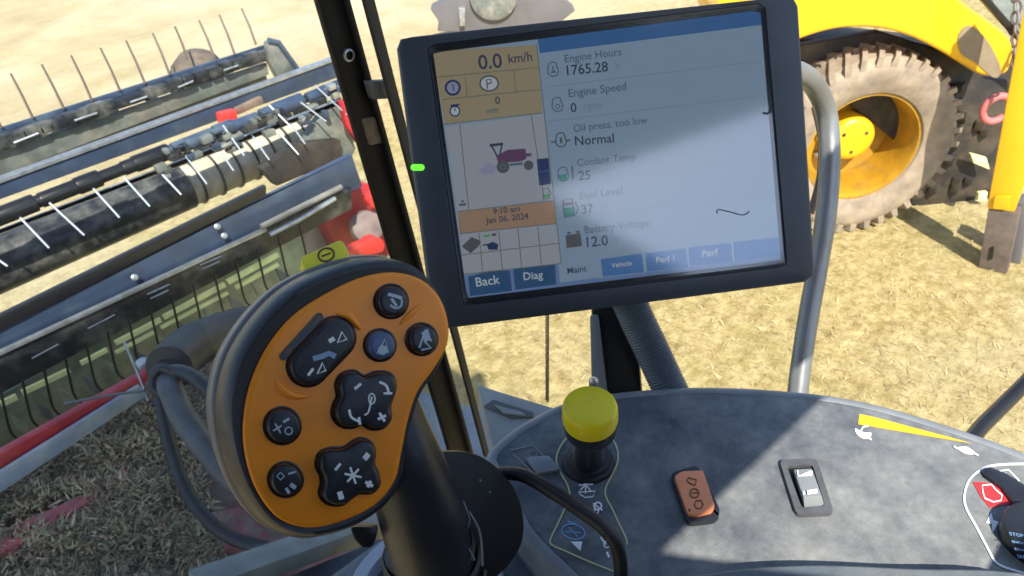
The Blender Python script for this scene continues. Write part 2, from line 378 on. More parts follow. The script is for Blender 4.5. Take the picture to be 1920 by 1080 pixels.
for tx, ty, bx, by in tips:
    b = MB(); p = PY(ya + .02).hit(bx, by); q = PY(ya + .12).hit(tx, ty); r = q + (q - p) * .0
    b.tube([p, (p + q) / 2 + np.array([0, -.01, 0]), q], [.0070, .0064, .0055], 6); b.build('tine', M['tine_d'], rtube)
# clamps and catches along the far tube
for k in range(24):
    t = k / 24; p = a0 * 0 + PY(ya - .02).hit(-60 + 580 * t, 284 - 194 * t + 4)
    b = MB(); b.box(p, (.06 + .05 * random.random(), .06, .05 + .03 * random.random())); b.build('tine_clamp', M['hdr_black'], HD, bevel=.012)
for (x0, y0, x1, y1) in [(26, 268, 72, 250), (140, 226, 182, 212), (244, 192, 276, 181), (334, 164, 362, 152), (420, 132, 446, 123)]:
    b = MB(); P = PY(ya - .06); b.tube([P.hit(x0, y0), P.hit(x1, y1)], .006, 8); b.build('wear_strip', M['galv'], HD)
# end plate of the reel
b = MB(); b.prism(PY(ya - .05), [(498, 78), (518, 74), (560, 128), (548, 158), (520, 150), (500, 112)], -.03, .03)
b.build('end_plate', M['hdr_grey'], HD, bevel=.01)
b = MB(); b.tube([PY(ya - .08).hit(503, 76), PY(ya - .08).hit(522, 80), PY(ya - .08).hit(556, 128)], .018, 10); b.build('end_tube', M['hdr_sky_tint'], HD)
# domed crop lifter behind the reel
b = MB(); P = PY(ya + .25); c = P.hit(375, 140); b.lathe(c, (0, -.5, 1), [(.17, -.1), (.165, .02), (.12, .10), (.05, .14), (.01, .145)], 20, True, True); b.build('crop_lifter', mat('crop_lifter', (.13, .10, .075), .8, var=.3), HD)
# cross beam with the painted sky tint
band('cross_beam', 3.85, (0, 345, 640, 108), (0, 374, 648, 140), .05, M['hdr_sky_tint'], bevel=.01)
band('beam_lip', 3.84, (0, 338, 640, 106), (0, 344, 640, 110), .06, M['galv'], bevel=0)
# middle reel tube with bright tines
ye = 3.12
e0, e1 = hline(0, 405, 640, 160, ye)
mt = MB().tube([e0, e1], .019, 14).build('reel_tube', M['satin'], HD)
band('reel_bat', ye - .02, (0, 432, 640, 185), (0, 441, 645, 196), .02, M['galv'])
for k in range(17):
    cx = -30 + 42 * k; cy = 405 - (cx) * .385
    p = PY(ye - .01).hit(cx, cy); L = .08 if k % 2 else .13
    b = MB(); b.tube([p - np.array([L, 0, 0]), p + np.array([L * .2, 0, 0])], .027 + .005 * (k % 3), 10); b.build('tine_clamp', M['satin'] if cx < 330 else M['hdr_sky_tint'], HD, bevel=.008)
for (x0, y0, x1, y1) in [(35, 405, 92, 465), (88, 376, 158, 441), (-70, 440, 14, 499), (172, 350, 224, 408), (232, 332, 281, 387), (290, 312, 340, 365), (345, 288, 388, 345), (398, 262, 438, 320), (418, 235, 458, 292), (470, 250, 505, 300), (505, 198, 548, 240), (545, 232, 572, 270), (556, 186, 612, 228), (590, 160, 650, 215), (520, 245, 560, 290)]:
    p, q = PY(ye - .03).hit(x0, y0), PY(ye - .12).hit(x1, y1)
    b = MB(); b.tube([p, (p + q) / 2, q], [.0048, .0044, .004], 6); b.build('tine', M['tine_l'], mt)
# chrome fittings towards the right end of the reel
for k in range(46):
    cx = random.uniform(290, 640); cy = 405 - cx * .385 + random.uniform(-8, 44)
    p = PY(ye - .05).hit(cx, cy); b = MB(); b.box(p, (.045 * random.uniform(.4, 1.4), .04, .028 * random.uniform(.4, 1.2)), None); b.build('reel_fitting', M[random.choice(['galv', 'hdr_sky_tint', 'hdr_grey', 'hdr_black'])], HD, bevel=.006)
b = MB(); b.prism(PY(3.7), [(408, 212), (438, 204), (442, 222), (412, 232)], -.03, .03); b.build('lamp', M['redlit'], HD, bevel=.01)
b = MB(); b.prism(PY(3.72), [(440, 204), (490, 180), (494, 194), (444, 216)], -.03, .01); b.build('red_bracket', M['red_dusty'], HD, bevel=.01)
# auger drum: dark at the left, pale canvas and flighting at the right
def drumline(x0p, x1p, y, off0=0):
    c0 = PY(y).hit(x0p, 540 - x0p * .47 + off0); c1 = PY(y).hit(x1p, 540 - x1p * .47 + off0); return c0, c1
yf = 3.38
c0, c1 = PY(yf).hit(0, 502), PY(yf).hit(345, 345)
c1 = np.array([c1[0], yf, (c0[2] + c1[2]) / 2]); c0 = np.array([-3., yf, c1[2]])
rad = .112
b = MB(); b.tube([c0, c1], rad, 40); b.build('auger_drum', M['hdr_black'], HD)
c2 = PY(yf).hit(632, 232); c2 = np.array([c2[0], yf, c1[2]])
b = MB(); b.tube([c1 + np.array([.002, 0, 0]), c2], rad * .93, 40); dr = b.build('canvas_drum', M['belt'], HD)
for k in range(9):
    x = c1[0] + (c2[0] - c1[0]) * (k + .5) / 9; b = MB(); b.lathe((x, yf, c1[2]), (1, 0, .0), [(rad * .9, -.006), (rad * 1.02, -.004), (rad * 1.02, .004), (rad * .9, .006)], 40); b.build('flighting', M['hdr_black'], dr)
b = MB()
for k in range(8):
    x = c1[0] + (c2[0] - c1[0]) * (k + .1) / 8; a = 2.2
    b.box((x + .04, yf + rad * .3, c1[2] + rad * 1.0), (.10, .03, .06))
b.build('auger_finger_guard', M['satin'], HD, bevel=.01)
# main beam
yh = 2.55
top_b = band('main_beam', yh, (0, 618, 660, 290), (0, 666, 680, 350), .03, M['hdr_sky_tint'], bevel=.004)
band('beam_edge', yh - .012, (0, 594, 500, 348), (0, 622, 500, 366), .03, M['satin'])
band('lower_beam', yh - .02, (0, 666, 660, 352), (0, 740, 660, 392), .04, M['hdr_black'], bevel=.006)
band('rib', yh - .035, (0, 661, 500, 429), (0, 667, 500, 434), .02, M['galv'], bevel=0)
for (x0, y0, x1, y1) in [(375, 497, 415, 480), (276, 552, 318, 533), (165, 616, 215, 590), (60, 672, 110, 645), (450, 455, 490, 436), (380, 504, 412, 490), (282, 560, 316, 544)]:
    b = MB(); P = PY(yh - .03); b.tube([P.hit(x0, y0), P.hit(x1, y1)], .0025, 6); b.build('scratch_rib', M['galv'], HD)
for x, y in [(407, 425), (420, 442), (252, 520)]:
    b = MB(); b.lathe(PY(yh - .02).hit(x, y), (0, -1, .4), [(.012, 0), (.012, .006), (.006, .009)], 12, False, True); b.build('bolt', M['galv'], HD)
b = MB(); P = PY(yh - .05); b.tube([P.hit(505, 440), P.hit(560, 412), P.hit(628, 372)], .011, 10); b.build('hydraulic_ram', M['galv'], HD)
b = MB(); b.tube([P.hit(490, 425), P.hit(640, 350)], .012, 10); b.build('brace_tube', M['dusty'], HD)
# rear sheet with hanging tines and pale slats, seen below the main beam
band('rear_sheet', 2.62, (0, 742, 560, 428), (0, 900, 600, 560), .03, M['hdr_green'])
for (x0, y0, x1, y1, wd) in [(215, 642, 300, 598, 8), (305, 594, 420, 532, 8), (425, 528, 520, 476, 9), (215, 660, 290, 620, 5), (300, 613, 425, 548, 5), (440, 538, 520, 494, 7), (150, 680, 200, 654, 7), (40, 735, 130, 692, 9), (0, 756, 30, 742, 10)]:
    b = MB(); b.stroke(PY(2.49), [(x0, y0), (x1, y1)], wd, 0, th=.012); b.build('pale_slat', M['lime'], HD)
for k in range(15):
    x = 2 + 40 * k; y = 736 - x * .560; P = PY(2.46)
    b = MB(); b.tube(catmull([P.hit(x, y), P.hit(x + 8, y + 38), P.hit(x + 20, y + 78), P.hit(x + 46, y + 96)], 4), [.0045] * 13, 6); b.build('tine', M['satin'], HD)
for k in range(12):
    x = 20 + 45 * k; y = 750 - x * .560; P = PY(2.53)
    b = MB(); b.prism(P, [(x, y + 40), (x + 30, y + 55), (x + 38, y + 78), (x + 12, y + 66)], -.01, .004); b.build('crop_guard', M['hdr_grey'] if k % 2 else M['hdr_green'], HD, bevel=.003)
# red right end with its grey drive cover
b = MB(); b.prism(PY(2.75), [(600, 395), (690, 345), (730, 360), (735, 480), (640, 478), (615, 430)], -.12, 0); b.build('end_panel', M['red'], HD, bevel=.01)
b = MB(); b.prism(PY(2.85), [(560, 440), (640, 405), (655, 470), (600, 520), (540, 500)], -.1, 0); b.build('end_skid', M['dusty'], HD, bevel=.02)
b = MB(); P = PY(2.62); b.lathe(P.hit(690, 425), (-.25, -.8, .45), [(.001, .02), (.05, .018), (.074, .008), (.082, -.02), (.08, -.06)], 28); b.build('drive_cover', mat('drive_cover', (.24, .17, .15), .7, var=.3, vs=12), HD)
b = MB(); b.prism(PY(2.5), catmull([(652, 468), (680, 452), (700, 442), (716, 452), (712, 470), (680, 476)], 4, True), -.03, .02); b.build('red_divider', M['redlit'], HD, bevel=.008)
b = MB(); b.prism(PY(2.6), catmull([(688, 370), (700, 360), (712, 366), (708, 384), (692, 386)], 4, True), -.03, .02); b.build('red_knob', M['redlit'], HD, bevel=.006)
b = MB(); b.prism(PY(3.0), [(640, 190), (662, 186), (680, 262), (672, 270), (650, 236)], -.04, 0); b.build('end_bracket', M['red'], HD, bevel=.01)
b = MB(); b.prism(PY(3.1), [(590, 235), (640, 180), (668, 280), (640, 330), (600, 300), (560, 300)], -.06, 0); b.build('end_plate', M['hdr_grey'], HD, bevel=.01)
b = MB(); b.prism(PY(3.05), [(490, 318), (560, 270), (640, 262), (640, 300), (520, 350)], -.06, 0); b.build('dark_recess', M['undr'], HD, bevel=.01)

# ------------------------------------------------------------ feeder house, its rail, the chaff on it and the hoses
FH = thing('feeder_house', 'red feeder house deck under the windscreen, buried in chaff', 'feeder house', (0.2, 1.9, 0.0))
zk = 1.42
b = MB(); b.prism(PZ(zk), [(-500, 1100), (-300, 900), (60, 830), (340, 700), (480, 640), (620, 760), (760, 900), (700, 1040), (500, 1400), (-200, 1700)], -.06, 0); b.build('deck', M['red_dusty'], FH, bevel=.01)
b = MB(); b.prism(PZ(zk - .06), [(-500, 1100), (-300, 900), (60, 830), (340, 700), (480, 640), (620, 760), (760, 900), (700, 1040), (500, 1400), (-200, 1700)], -1.0, -.002); b.build('housing', M['undr'], FH)
band('front_rail', 1.97, (0, 852, 292, 690), (0, 888, 300, 708), .03, M['red'], parent=FH)
b = band('rail_cap', 1.95, (0, 886, 262, 722), (0, 926, 276, 742), .015, M['palebl'], parent=FH, tilt=.0)
b = MB(); b.prism(PY(2.05), catmull([(258, 684), (272, 674), (290, 678), (286, 694), (266, 696)], 3, True), -.02, .02); b.build('pale_clip', M['palebl'], FH, bevel=.003)
for q in ([(-60, 1022), (0, 998), (60, 970), (150, 930), (240, 878), (236, 894), (150, 952), (80, 994), (0, 1036), (-60, 1066)], [(395, 960), (450, 950), (500, 1000), (560, 1030), (420, 1030)]):
    b = MB(); b.prism(PZ(zk + .056), q, -.05, .002); b.build('rib', M['rib_red'], FH, bevel=.006)
chaffM = [mat('chaff_pale', (.56, .43, .26), .9), mat('chaff_mid', (.36, .26, .15), .9), mat('chaff_grey', (.26, .20, .13), .9), mat('chaff_dark', (.12, .09, .06), .9), mat('chaff_olive', (.33, .33, .18), .9)]
poly = [PZ(zk).hit(x, y)[:2] for x, y in [(-120, 1000), (0, 930), (270, 740), (330, 745), (380, 900), (430, 1010), (470, 1100), (100, 1300), (-150, 1250)]]
xs = [p[0] for p in poly]; ys = [p[1] for p in poly]
def inside(x, y, P):
    c = False
    for i in range(len(P)):
        (x0, y0), (x1, y1) = P[i - 1], P[i]
        if (y0 > y) != (y1 > y) and x < (x1 - x0) * (y - y0) / (y1 - y0) + x0: c = not c
    return c
ribs = [[PZ(zk).hit(x, y)[:2] for x, y in q] for q in ([(0, 995), (150, 935), (240, 880), (236, 900), (150, 950), (0, 1035)],)]
def hz(x, y): return zk + .012 + .03 * (.5 + .5 * math.sin(x * 9 + 1) * math.cos(y * 11)) + .012 * math.sin(x * 31 + y * 27)
def reg_ch():
    while True:
        x, y = random.uniform(min(xs), max(xs)), random.uniform(min(ys), max(ys))
        if not inside(x, y, poly): continue
        if any(inside(x, y, r) for r in ribs) and random.random() < .86: continue
        return x, y
stalks('chaff', 26000, reg_ch, hz, .010, .040, .003, .010, chaffM, .02, 'broken straw and chaff heaped on the red feeder deck', 'chaff', flat=.5)
# chaff also drifts thinly behind the hoses
poly2 = [PZ(zk).hit(x, y)[:2] for x, y in [(330, 700), (520, 640), (620, 780), (640, 900), (430, 900), (360, 860)]]
def reg_c2():
    while True:
        x, y = random.uniform(min(p[0] for p in poly2), max(p[0] for p in poly2)), random.uniform(min(p[1] for p in poly2), max(p[1] for p in poly2))
        if inside(x, y, poly2): return x, y
stalks('chaff', 5000, reg_c2, lambda x, y: zk + .004, .008, .03, .002, .006, chaffM[1:], .012, 'thin grey chaff scattered between the black hoses', 'chaff', flat=.3)

HB = thing('hose_bundle', 'black and grey hydraulic hoses looping over the red deck', 'hoses', PY(1.9).hit(330, 720))
def hose(pts, r, m, name='hose', d0=1.9, parent=HB, seg=6, n=14, ribbed=0):
    P = catmull([at(x, y, d) for x, y, d in pts], seg)
    R = [r * (1 + (ribbed if i % 2 else 0)) for i in range(len(P))]
    return MB().tube(P, R, n).build(name, m, parent)
hose([(700, 520, 2.6), (610, 560, 2.5), (520, 600, 2.4), (430, 620, 2.3), (360, 650, 2.15), (318, 690, 2.0)], .066, M['hose'], 'hose_sleeve', ribbed=.03)
hose([(285, 725, 1.9), (310, 700, 1.88), (350, 700, 1.85), (395, 735, 1.8), (430, 790, 1.78), (470, 850, 1.75)], .019, M['hose'], )
hose([(315, 715, 1.88), (322, 735, 1.85), (345, 785, 1.82), (385, 840, 1.8), (440, 900, 1.78), (520, 950, 1.8)], .031, M['hose_g'])
hose([(300, 705, 1.95), (302, 750, 1.92), (318, 830, 1.88), (350, 920, 1.85), (395, 980, 1.8), (450, 1015, 1.78), (540, 1035, 1.75)], .017, M['hose'])
hose([(292, 730, 1.9), (320, 745, 1.86), (360, 830, 1.82), (420, 870, 1.8)], .014, M['hose'])
hose([(330, 650, 2.1), (310, 690, 2.0), (305, 760, 1.95)], .026, M['hose'])
b = MB(); P = [at(x, y, 1.86) for x, y in [(286, 705), (300, 690), (325, 700), (330, 725), (305, 738), (288, 728), (286, 705)]]; b.tube(catmull(P, 4), .012, 10); b.build('hose_clip', M['hose'], HB)
w1 = MB().tube(catmull([at(120, 757, 2.0), at(200, 742, 1.98), at(272, 732, 1.96)], 4), .004, 6).build('wire', M['hose_g'], HB)
w2 = MB().tube(catmull([at(232, 640, 2.05), at(258, 700, 2.0), at(278, 752, 1.96)], 4), .003, 6).build('wire', M['galv'], HB)

# ------------------------------------------------------------ cab
CB = thing('harvester_cab', 'harvester cab frame with black corner pillar and clear windscreen', 'cab', (0.6, .85, 0.0))
def vbar(name, top, bot, y, th, m, bev=.004, ytop=None):
    # top / bot: (left px, right px, row) of a bar standing in the plane y
    P = PY(y); q = [P.hit(top[0], top[2]), P.hit(top[1], top[2]), P.hit(bot[1], bot[2]), P.hit(bot[0], bot[2])]
    q[0] = q[0] + (q[0] - q[3]) * .5; q[1] = q[1] + (q[1] - q[2]) * .5
    b = MB(); b.loft([q, [p + np.array([0, th, 0]) for p in q]]); return b.build(name, m, CB, bevel=bev)
pil = vbar('corner_pillar', (597, 652, 0), (848, 887, 860), .84, .014, M['pillar'])
vbar('window_seal', (651, 657, 0), (886, 891, 860), .83, .012, M['seal'], .001)
vbar('door_frame', (684, 703, 0), (911, 920, 858), .80, .008, M['seal'], .001)
b = MB(); b.prism(PY(.825), [(688, 152), (728, 150), (738, 184), (698, 186)], -.01, .004); b.build('hinge', M['hose_g'], CB, bevel=.002)
b = MB(); b.lathe(PY(.84).hit(652, 103), (0, -1, 0), [(.0085, 0), (.0085, .004), (.006, .005), (.006, .003)], 24); b.build('screw_cap', M['galv'], CB)
b = MB(); b.prism(PY(.84), rrect([(675, 222), (700, 218), (714, 266), (690, 272)], 5), -.002, .004); b.build('pillar_reflection', mat('reflection_brown', (.10, .075, .055), .6, var=.4, vs=60), CB, bevel=.001)  # brown reflection on the pillar, put in as a coloured patch
# windscreen, sill and ledge
P = PY(.88)
x1 = P.hit(700, 200)[0]; zb = P.hit(560, 1050)[2]
b = MB(); b.box(((x1 - 1.3) / 2, .885, (zb + 4.0) / 2), (x1 + 1.3, .006, 4.0 - zb)); wsn = b.build('windscreen', M['glass'], CB, smooth=0)
def sill(y, top, bot, th, m, name, bev=.004):
    P = PY(y); tl, tr, bl, br = P.hit(*top[:2]), P.hit(*top[2:]), P.hit(*bot[:2]), P.hit(*bot[2:])
    b = MB(); o = np.array([0, th, 0]); b.loft([[tl, bl, bl + o, tl + o], [tr, br, br + o, tr + o]]); b.build(name, m, CB, bevel=bev)
sill(.86, (380, 1102, 760, 965), (380, 1135, 760, 992), .05, mat('sill_grey', (.16, .18, .18), .55, var=.2), 'windscreen_sill')
b = MB(); b.prism(PZ(PY(.86).hit(560, 1060)[2] - .02), [(330, 1160), (760, 990), (940, 880), (1000, 1200), (700, 1500), (200, 1600)], -.06, 0); b.build('cab_floor', M['floor'], CB, bevel=.01)
# ledge outside the door with its latch
zl = 2.28
b = MB(); b.prism(PZ(zl), [(893, 719), (1090, 778), (1150, 900), (985, 960), (926, 850)], -.05, 0); LG = b.build('outer_ledge', M['ledge'], CB, bevel=.006)
b = MB(); b.prism(PZ(zl), [(908, 764), (925, 752), (1000, 776), (1000, 784), (960, 786)], -.002, .003); b.build('latch', mat('latch_dark', (.10, .09, .08), .6), LG)
b = MB(); b.prism(PZ(zl), [(928, 764), (980, 778), (986, 784), (945, 779)], .002, .006); b.build('latch_slot', M['ledge'], LG)
b = MB(); b.prism(PZ(1.62), [(780, 730), (905, 770), (935, 900), (780, 880)], -.05, .0); b.build('door_step', M['ledge'], CB, bevel=.003)
# unseen roof plate and holed panel, added to shape sun patch and screen glare
b = MB(); b.prism(PZ(4.05), [(0, 0)] * 0 or [(0, 0)], 0, 0) if False else None
b = MB(); b.box((-.75, -.03, 4.05), (1.8, 1.5, .16)); b.build('roof_blocker', M['blocker'], CB, bevel=.03)
yb = -.25
b = MB()
for (xa, xb, za, zt) in [(-1.65, -.10, .9, 3.97), (-.10, .56, .9, 2.70), (-.10, .30, 3.20, 3.97), (.30, .56, 3.20, 3.32)]:
    b.box(((xa + xb) / 2, yb, (za + zt) / 2), (xb - xa, .04, zt - za))
dy = np.array([0, .04, 0]); V3 = lambda L_: [np.array([x, yb - .02, z]) for x, z in L_]
O0 = V3([(-.10, 3.20), (.56, 3.20), (.56, 2.70), (-.10, 2.70)]); I0 = V3([(-.02, 3.125), (.49, 3.05), (.49, 2.79), (.27, 2.80)])
b.loft([O0, I0, [p + dy for p in I0], [p + dy for p in O0], O0], False, False)
b.build('rear_blocker', M['blocker'], CB)

# grab rail at the right of the monitor
GR = thing('grab_rail', 'bent grey steel grab rail rising behind the monitor right edge', 'grab rail', at(1495, 740, .95))
MB().tube(catmull([at(1490, 800, .93), at(1500, 700, .93), at(1515, 600, .93), at(1533, 500, .93), at(1549, 400, .92), at(1556, 300, .92), at(1550, 215, .91), at(1530, 165, .88), at(1505, 140, .85), at(1470, 130, .82)], 5), .0130, 20).build('rail', M['steel'], GR)
MB().tube(catmull([at(1528, 200, .99), at(1540, 260, 1.0), at(1538, 330, 1.0), at(1520, 400, 1.0)], 5), .005, 10).build('inner_trim', M['tine_d'], GR)
b = MB(); b.tube([at(1800, 850, 1.3), at(1840, 800, 1.35), at(1925, 716, 1.42), at(2100, 530, 1.5)], .014, 12); tag(b.build('mirror_arm', M['satin']), 'dark steel bar slanting up at the right edge beyond the console', 'bar')

# ------------------------------------------------------------ monitor
q = [ray(740, 70), ray(1498, -12), ray(1532, 528), ray(812, 621)]
_, _, vt = np.linalg.svd(np.array([q[0], -q[1], q[2], -q[3]]).T); dd = vt[-1] / vt[-1][0] * .57
C4 = [CAM + q[i] * dd[i] for i in range(4)]
mn = -N(np.cross(C4[1] - C4[0], C4[3] - C4[0]))
if mn @ (CAM - C4[0]) < 0: mn = -mn
MP = Plane(C4[0], mn)
MON = thing('monitor', 'tilted dark framed touchscreen monitor showing engine readings', 'monitor', MP.hit(1195, 570))
out = resample(rrect([(740, 70), (1498, -12), (1532, 528), (812, 621)], 20, 6), 120)
def ring(pl, pts, h): return [p for p in ([pl.hit(x, y) + pl.n * h for x, y in pts])]
sh = lambda pts, k: [np.array(p) + (np.array([1160, 295]) - p) * k for p in pts]
scrq = [(812, 97), (1430, 16), (1468, 488), (876, 560)]
bzq = resample(rrect([(800, 84), (1436, 4), (1478, 500), (868, 574)], 8, 6), 120)
def align(A, B):
    B = list(B); k = min(range(len(B)), key=lambda i: sum(np.linalg.norm(np.array(A[j * 10]) - B[(j * 10 + i) % len(B)]) for j in range(12))); return B[k:] + B[:k]
bzq = align(out, bzq)
b = MB(); b.loft([ring(MP, sh(out, .10), -.055), ring(MP, sh(out, .03), -.05), ring(MP, sh(out, .0), -.03), ring(MP, out, -.006), ring(MP, sh(out, .008), -.001), ring(MP, sh(out, .02), 0), ring(MP, bzq, -.001), ring(MP, sh(bzq, .004), -.006)], True, True)
HO = b.build('housing', M['housing'], MON, smooth=50)
scr_r = resample(rrect(scrq, 2, 2), 120); scr_r = align(bzq, scr_r)
b = MB(); b.loft([ring(MP, sh(bzq, .003), -.0055), ring(MP, sh(bzq, .004), -.0015), ring(MP, scr_r, -.003), ring(MP, scr_r, -.0058)], False, False); b.build('bezel', M['bezel'], MON, smooth=50)
SB = MP.off(-.0052)
b = MB(); b.flat(SB, [(806, 92), (1436, 12), (1474, 492), (872, 566)], 0); SC = b.build('screen', S['pale'], MON, smooth=0)
def sq(name, poly, m, h=.0004): return MB().flat(SB, poly, h).build(name, m, SC, smooth=0)
sq('top_bar', [(1006, 62), (1432, 10), (1434, 46), (1012, 100)], S['blue'])
sq('speed_panel', [(810, 97), (1006, 84), (1017, 211), (834, 234)], S['tan'])
sq('map_panel', [(836, 238), (1019, 214), (1037, 374), (857, 396)], S['pale2'])
sq('clock_panel', [(858, 398), (1038, 377), (1043, 419), (862, 438)], S['tan2'])
sq('icon_grid', [(863, 440), (1044, 420), (1051, 494), (870, 514)], S['pale2'])
sq('bottom_bar', [(870, 516), (1052, 495), (1122, 522), (1466, 478), (1470, 490), (874, 562)], S['strip'])
L = MB()
for a_, c_ in [((820, 145), (1009, 127)), ((829, 187), (1014, 168)), ((862, 234), (879, 393)), ((996, 217), (1020, 372)), ((1006, 84), (1052, 494)), ((872, 144), (876, 182)), ((963, 132), (967, 172)), ((866, 478), (1048, 456)),
               ((898, 437), (905, 510)), ((935, 433), (942, 505)), ((971, 429), (978, 501)), ((1008, 425), (1015, 497)), ((820, 235), (1016, 212)), ((858, 397), (1037, 376)), ((870, 514), (1051, 494)),
               ((862, 438), (1043, 419))]:
    L.stroke(SB, [a_, c_], 1.7, .0008)
L.build('grid_lines', S['line'], SC, smooth=0)
L = MB()
for a_, c_ in [((1020, 164), (1420, 116)), ((1026, 228), (1430, 180)), ((1040, 348), (1440, 300)), ((1048, 410), (1450, 362))]: L.stroke(SB, [a_, c_], 1.5, .0008)
L.build('row_lines', S['ghost'], SC, smooth=0)
tabs = [('Back', [(878, 519), (918, 507), (956, 507), (960, 545), (881, 555)], (893, 537), (938, 531), 'tab'), ('Diag', [(962, 505), (1040, 495), (1043, 533), (966, 543)], (982, 525), (1018, 521), 'tab'),
        ('Maint', [(1046, 492), (1118, 483), (1122, 520), (1050, 530)], (1064, 513), (1100, 508), 'pale'), ('Vehicle', [(1126, 486), (1203, 475), (1207, 510), (1130, 519)], (1146, 502), (1184, 497), 'tabr'),
        ('Perf 1', [(1210, 475), (1286, 465), (1289, 500), (1213, 509)], (1230, 493), (1264, 489), 'tabr'), ('Perf', [(1290, 464), (1370, 455), (1373, 490), (1293, 499)], (1316, 482), (1346, 478), 'tabr'),
        ('', [(1374, 454), (1462, 444), (1465, 478), (1377, 489)], None, None, 'tabr')]
for tx, pq, a_, c_, mm in tabs:
    sq('tab_button', pq, S[mm], .0007)
    if tx: MB().text(SB, tx, a_, c_, .0016).build('tab_text', S['ink'] if mm == 'pale' else S['wht'], SC, smooth=0)
def rd(parts, m, name='readout'):
    b = MB()
    for s_, a_, c_ in parts: b.text(SB, s_, a_, c_, .0016)
    return b.build(name, m, SC, smooth=0)
rd([('Engine Hours', (1059, 118), (1165, 104))], S['ink2'], 'caption'); rd([('1765.28', (1063, 142), (1140, 134))], S['ink']); rd([('h', (1154, 132), (1162, 131))], S['ghost'], 'unit')
rd([('Engine Speed', (1066, 183), (1174, 169))], S['ink2'], 'caption'); rd([('0', (1070, 211), (1081, 210))], S['ink']); rd([('rpm', (1094, 208), (1128, 204))], S['ghost'], 'unit')
rd([('Oil press. too low', (1075, 248), (1214, 231))], S['ink2'], 'caption'); rd([('Normal', (1078, 273), (1151, 267))], S['ink'])
rd([('Coolant Temp', (1082, 312), (1192, 299))], S['ink2'], 'caption'); rd([('25', (1085, 338), (1107, 336))], S['ink']); rd([('°C', (1124, 333), (1146, 330))], S['ghost'], 'unit')
rd([('Fuel Level', (1088, 374), (1167, 364))], S['ink2'], 'caption'); rd([('37', (1091, 401), (1113, 398))], S['ink']); rd([('%', (1127, 396), (1142, 394))], S['ghost'], 'unit')
rd([('Battery Voltage', (1096, 438), (1217, 423))], S['ink2'], 'caption'); rd([('12.0', (1100, 463), (1140, 459))], S['ink']); rd([('V', (1152, 457), (1163, 455))], S['ghost'], 'unit')
rd([('0.0', (898, 131), (942, 127))], S['ink']); rd([('km/h', (954, 119), (998, 114))], S['ink'], 'unit'); rd([('0', (929, 196), (938, 195))], S['ink']); rd([('mm', (913, 214), (935, 211))], S['ink2'], 'unit')
rd([('9:10 am', (925, 402), (975, 396))], S['ink']); rd([('Jan 06, 2024', (911, 419), (991, 410))], S['ink'])
# screen symbols
def icon(fills, strokes, mf, ms, name='icon'):
    b = MB()
    for p in fills: b.k += 1; b.flat(SB, p, .0010 + b.k * .00003)
    if fills: b.build(name, S[mf], SC, smooth=0)
    b = MB(); b.k = 12
    for p, wd, cl in strokes: b.stroke(SB, p, wd, .0013, cl)
    if strokes: b.build(name, S[ms], SC, smooth=0)
icon([circ(849, 165, 12)], [(circ(849, 165, 13), 4, True), ([(847, 161), (850, 159), (850, 171)], 2, False)], 'lav', 'navy')
icon([circ(917, 157, 17, ry=14)], [(circ(917, 157, 17, ry=14), 3, True), ([(914, 167), (912, 150), (920, 149), (921, 156), (914, 158)], 2.5, False)], 'wht', 'dkg')
icon([circ(853, 208, 9)], [(circ(853, 209, 9), 2.5, True), ([(845, 199), (861, 197)], 4, False), ([(853, 209), (853, 203)], 2, False)], 'wht', 'navy')
def eng(cx, cy): return [(cx - 8, cy - 9), (cx - 2, cy - 13), (cx + 6, cy - 12), (cx + 8, cy - 3), (cx + 11, cy + 4), (cx + 8, cy + 12), (cx - 2, cy + 14), (cx - 9, cy + 8), (cx - 9, cy - 1)]
icon([], [(eng(1036, 130), 2.5, True), ([(1033, 136), (1042, 135)], 4, False), ([(1036, 124), (1037, 136)], 2.5, False)], 'ink2', 'ink2')
icon([], [(eng(1044, 196), 2.5, True), (circ(1045, 200, 4, 10), 2, True)], 'ink2', 'ink2')
icon([], [(eng(1051, 262), 2.5, True), ([(1033, 267), (1041, 266)], 3, False), ([(1061, 264), (1069, 263)], 3, False), ([(1051, 258), (1052, 269)], 4, False)], 'ink2', 'dkg')
icon([[(1047, 328), (1062, 326), (1063, 336), (1056, 341), (1048, 338)]], [(eng(1055, 326), 2.5, True), ([(1072, 311), (1074, 336)], 4, False)], 'teal', 'ink2')
icon([[(1057, 390), (1075, 388), (1077, 404), (1058, 406)]], [([(1055, 375), (1072, 373), (1077, 404), (1058, 407)], 3, True), ([(1058, 383), (1074, 381)], 5, False), ([(1077, 378), (1083, 390), (1080, 402)], 2.5, False)], 'teal', 'dkg')
icon([[(1060, 441), (1088, 437), (1091, 461), (1062, 465)]], [([(1063, 437), (1070, 436)], 4, False), ([(1079, 435), (1086, 434)], 4, False)], 'dkg', 'dkg')
icon([[(1006, 299), (1028, 296), (1033, 345), (1011, 348)]], [([(1009, 323), (1030, 320)], 2, False)], 'navy', 'blue')
icon([[(1019, 364), (1029, 363), (1030, 371), (1020, 372)]], [([(1017, 354), (1028, 352), (1031, 372), (1019, 374)], 2.2, True), ([(1031, 357), (1035, 366)], 2, False)], 'green', 'dkg')
icon([[(866, 462), (884, 444), (902, 452), (897, 462), (882, 475)]], [([(907, 443), (918, 441)], 4, False)], 'dkg', 'green')
icon([[(912, 458), (924, 453), (934, 458), (933, 468), (916, 468)]], [([(922, 441), (930, 439)], 5, False), ([(905, 460), (913, 458)], 3, False)], 'navy', 'dkg')
icon([], [([(861, 384), (874, 383)], 4, False), ([(864, 378), (870, 377)], 3, False)], 'dkg', 'dkg')
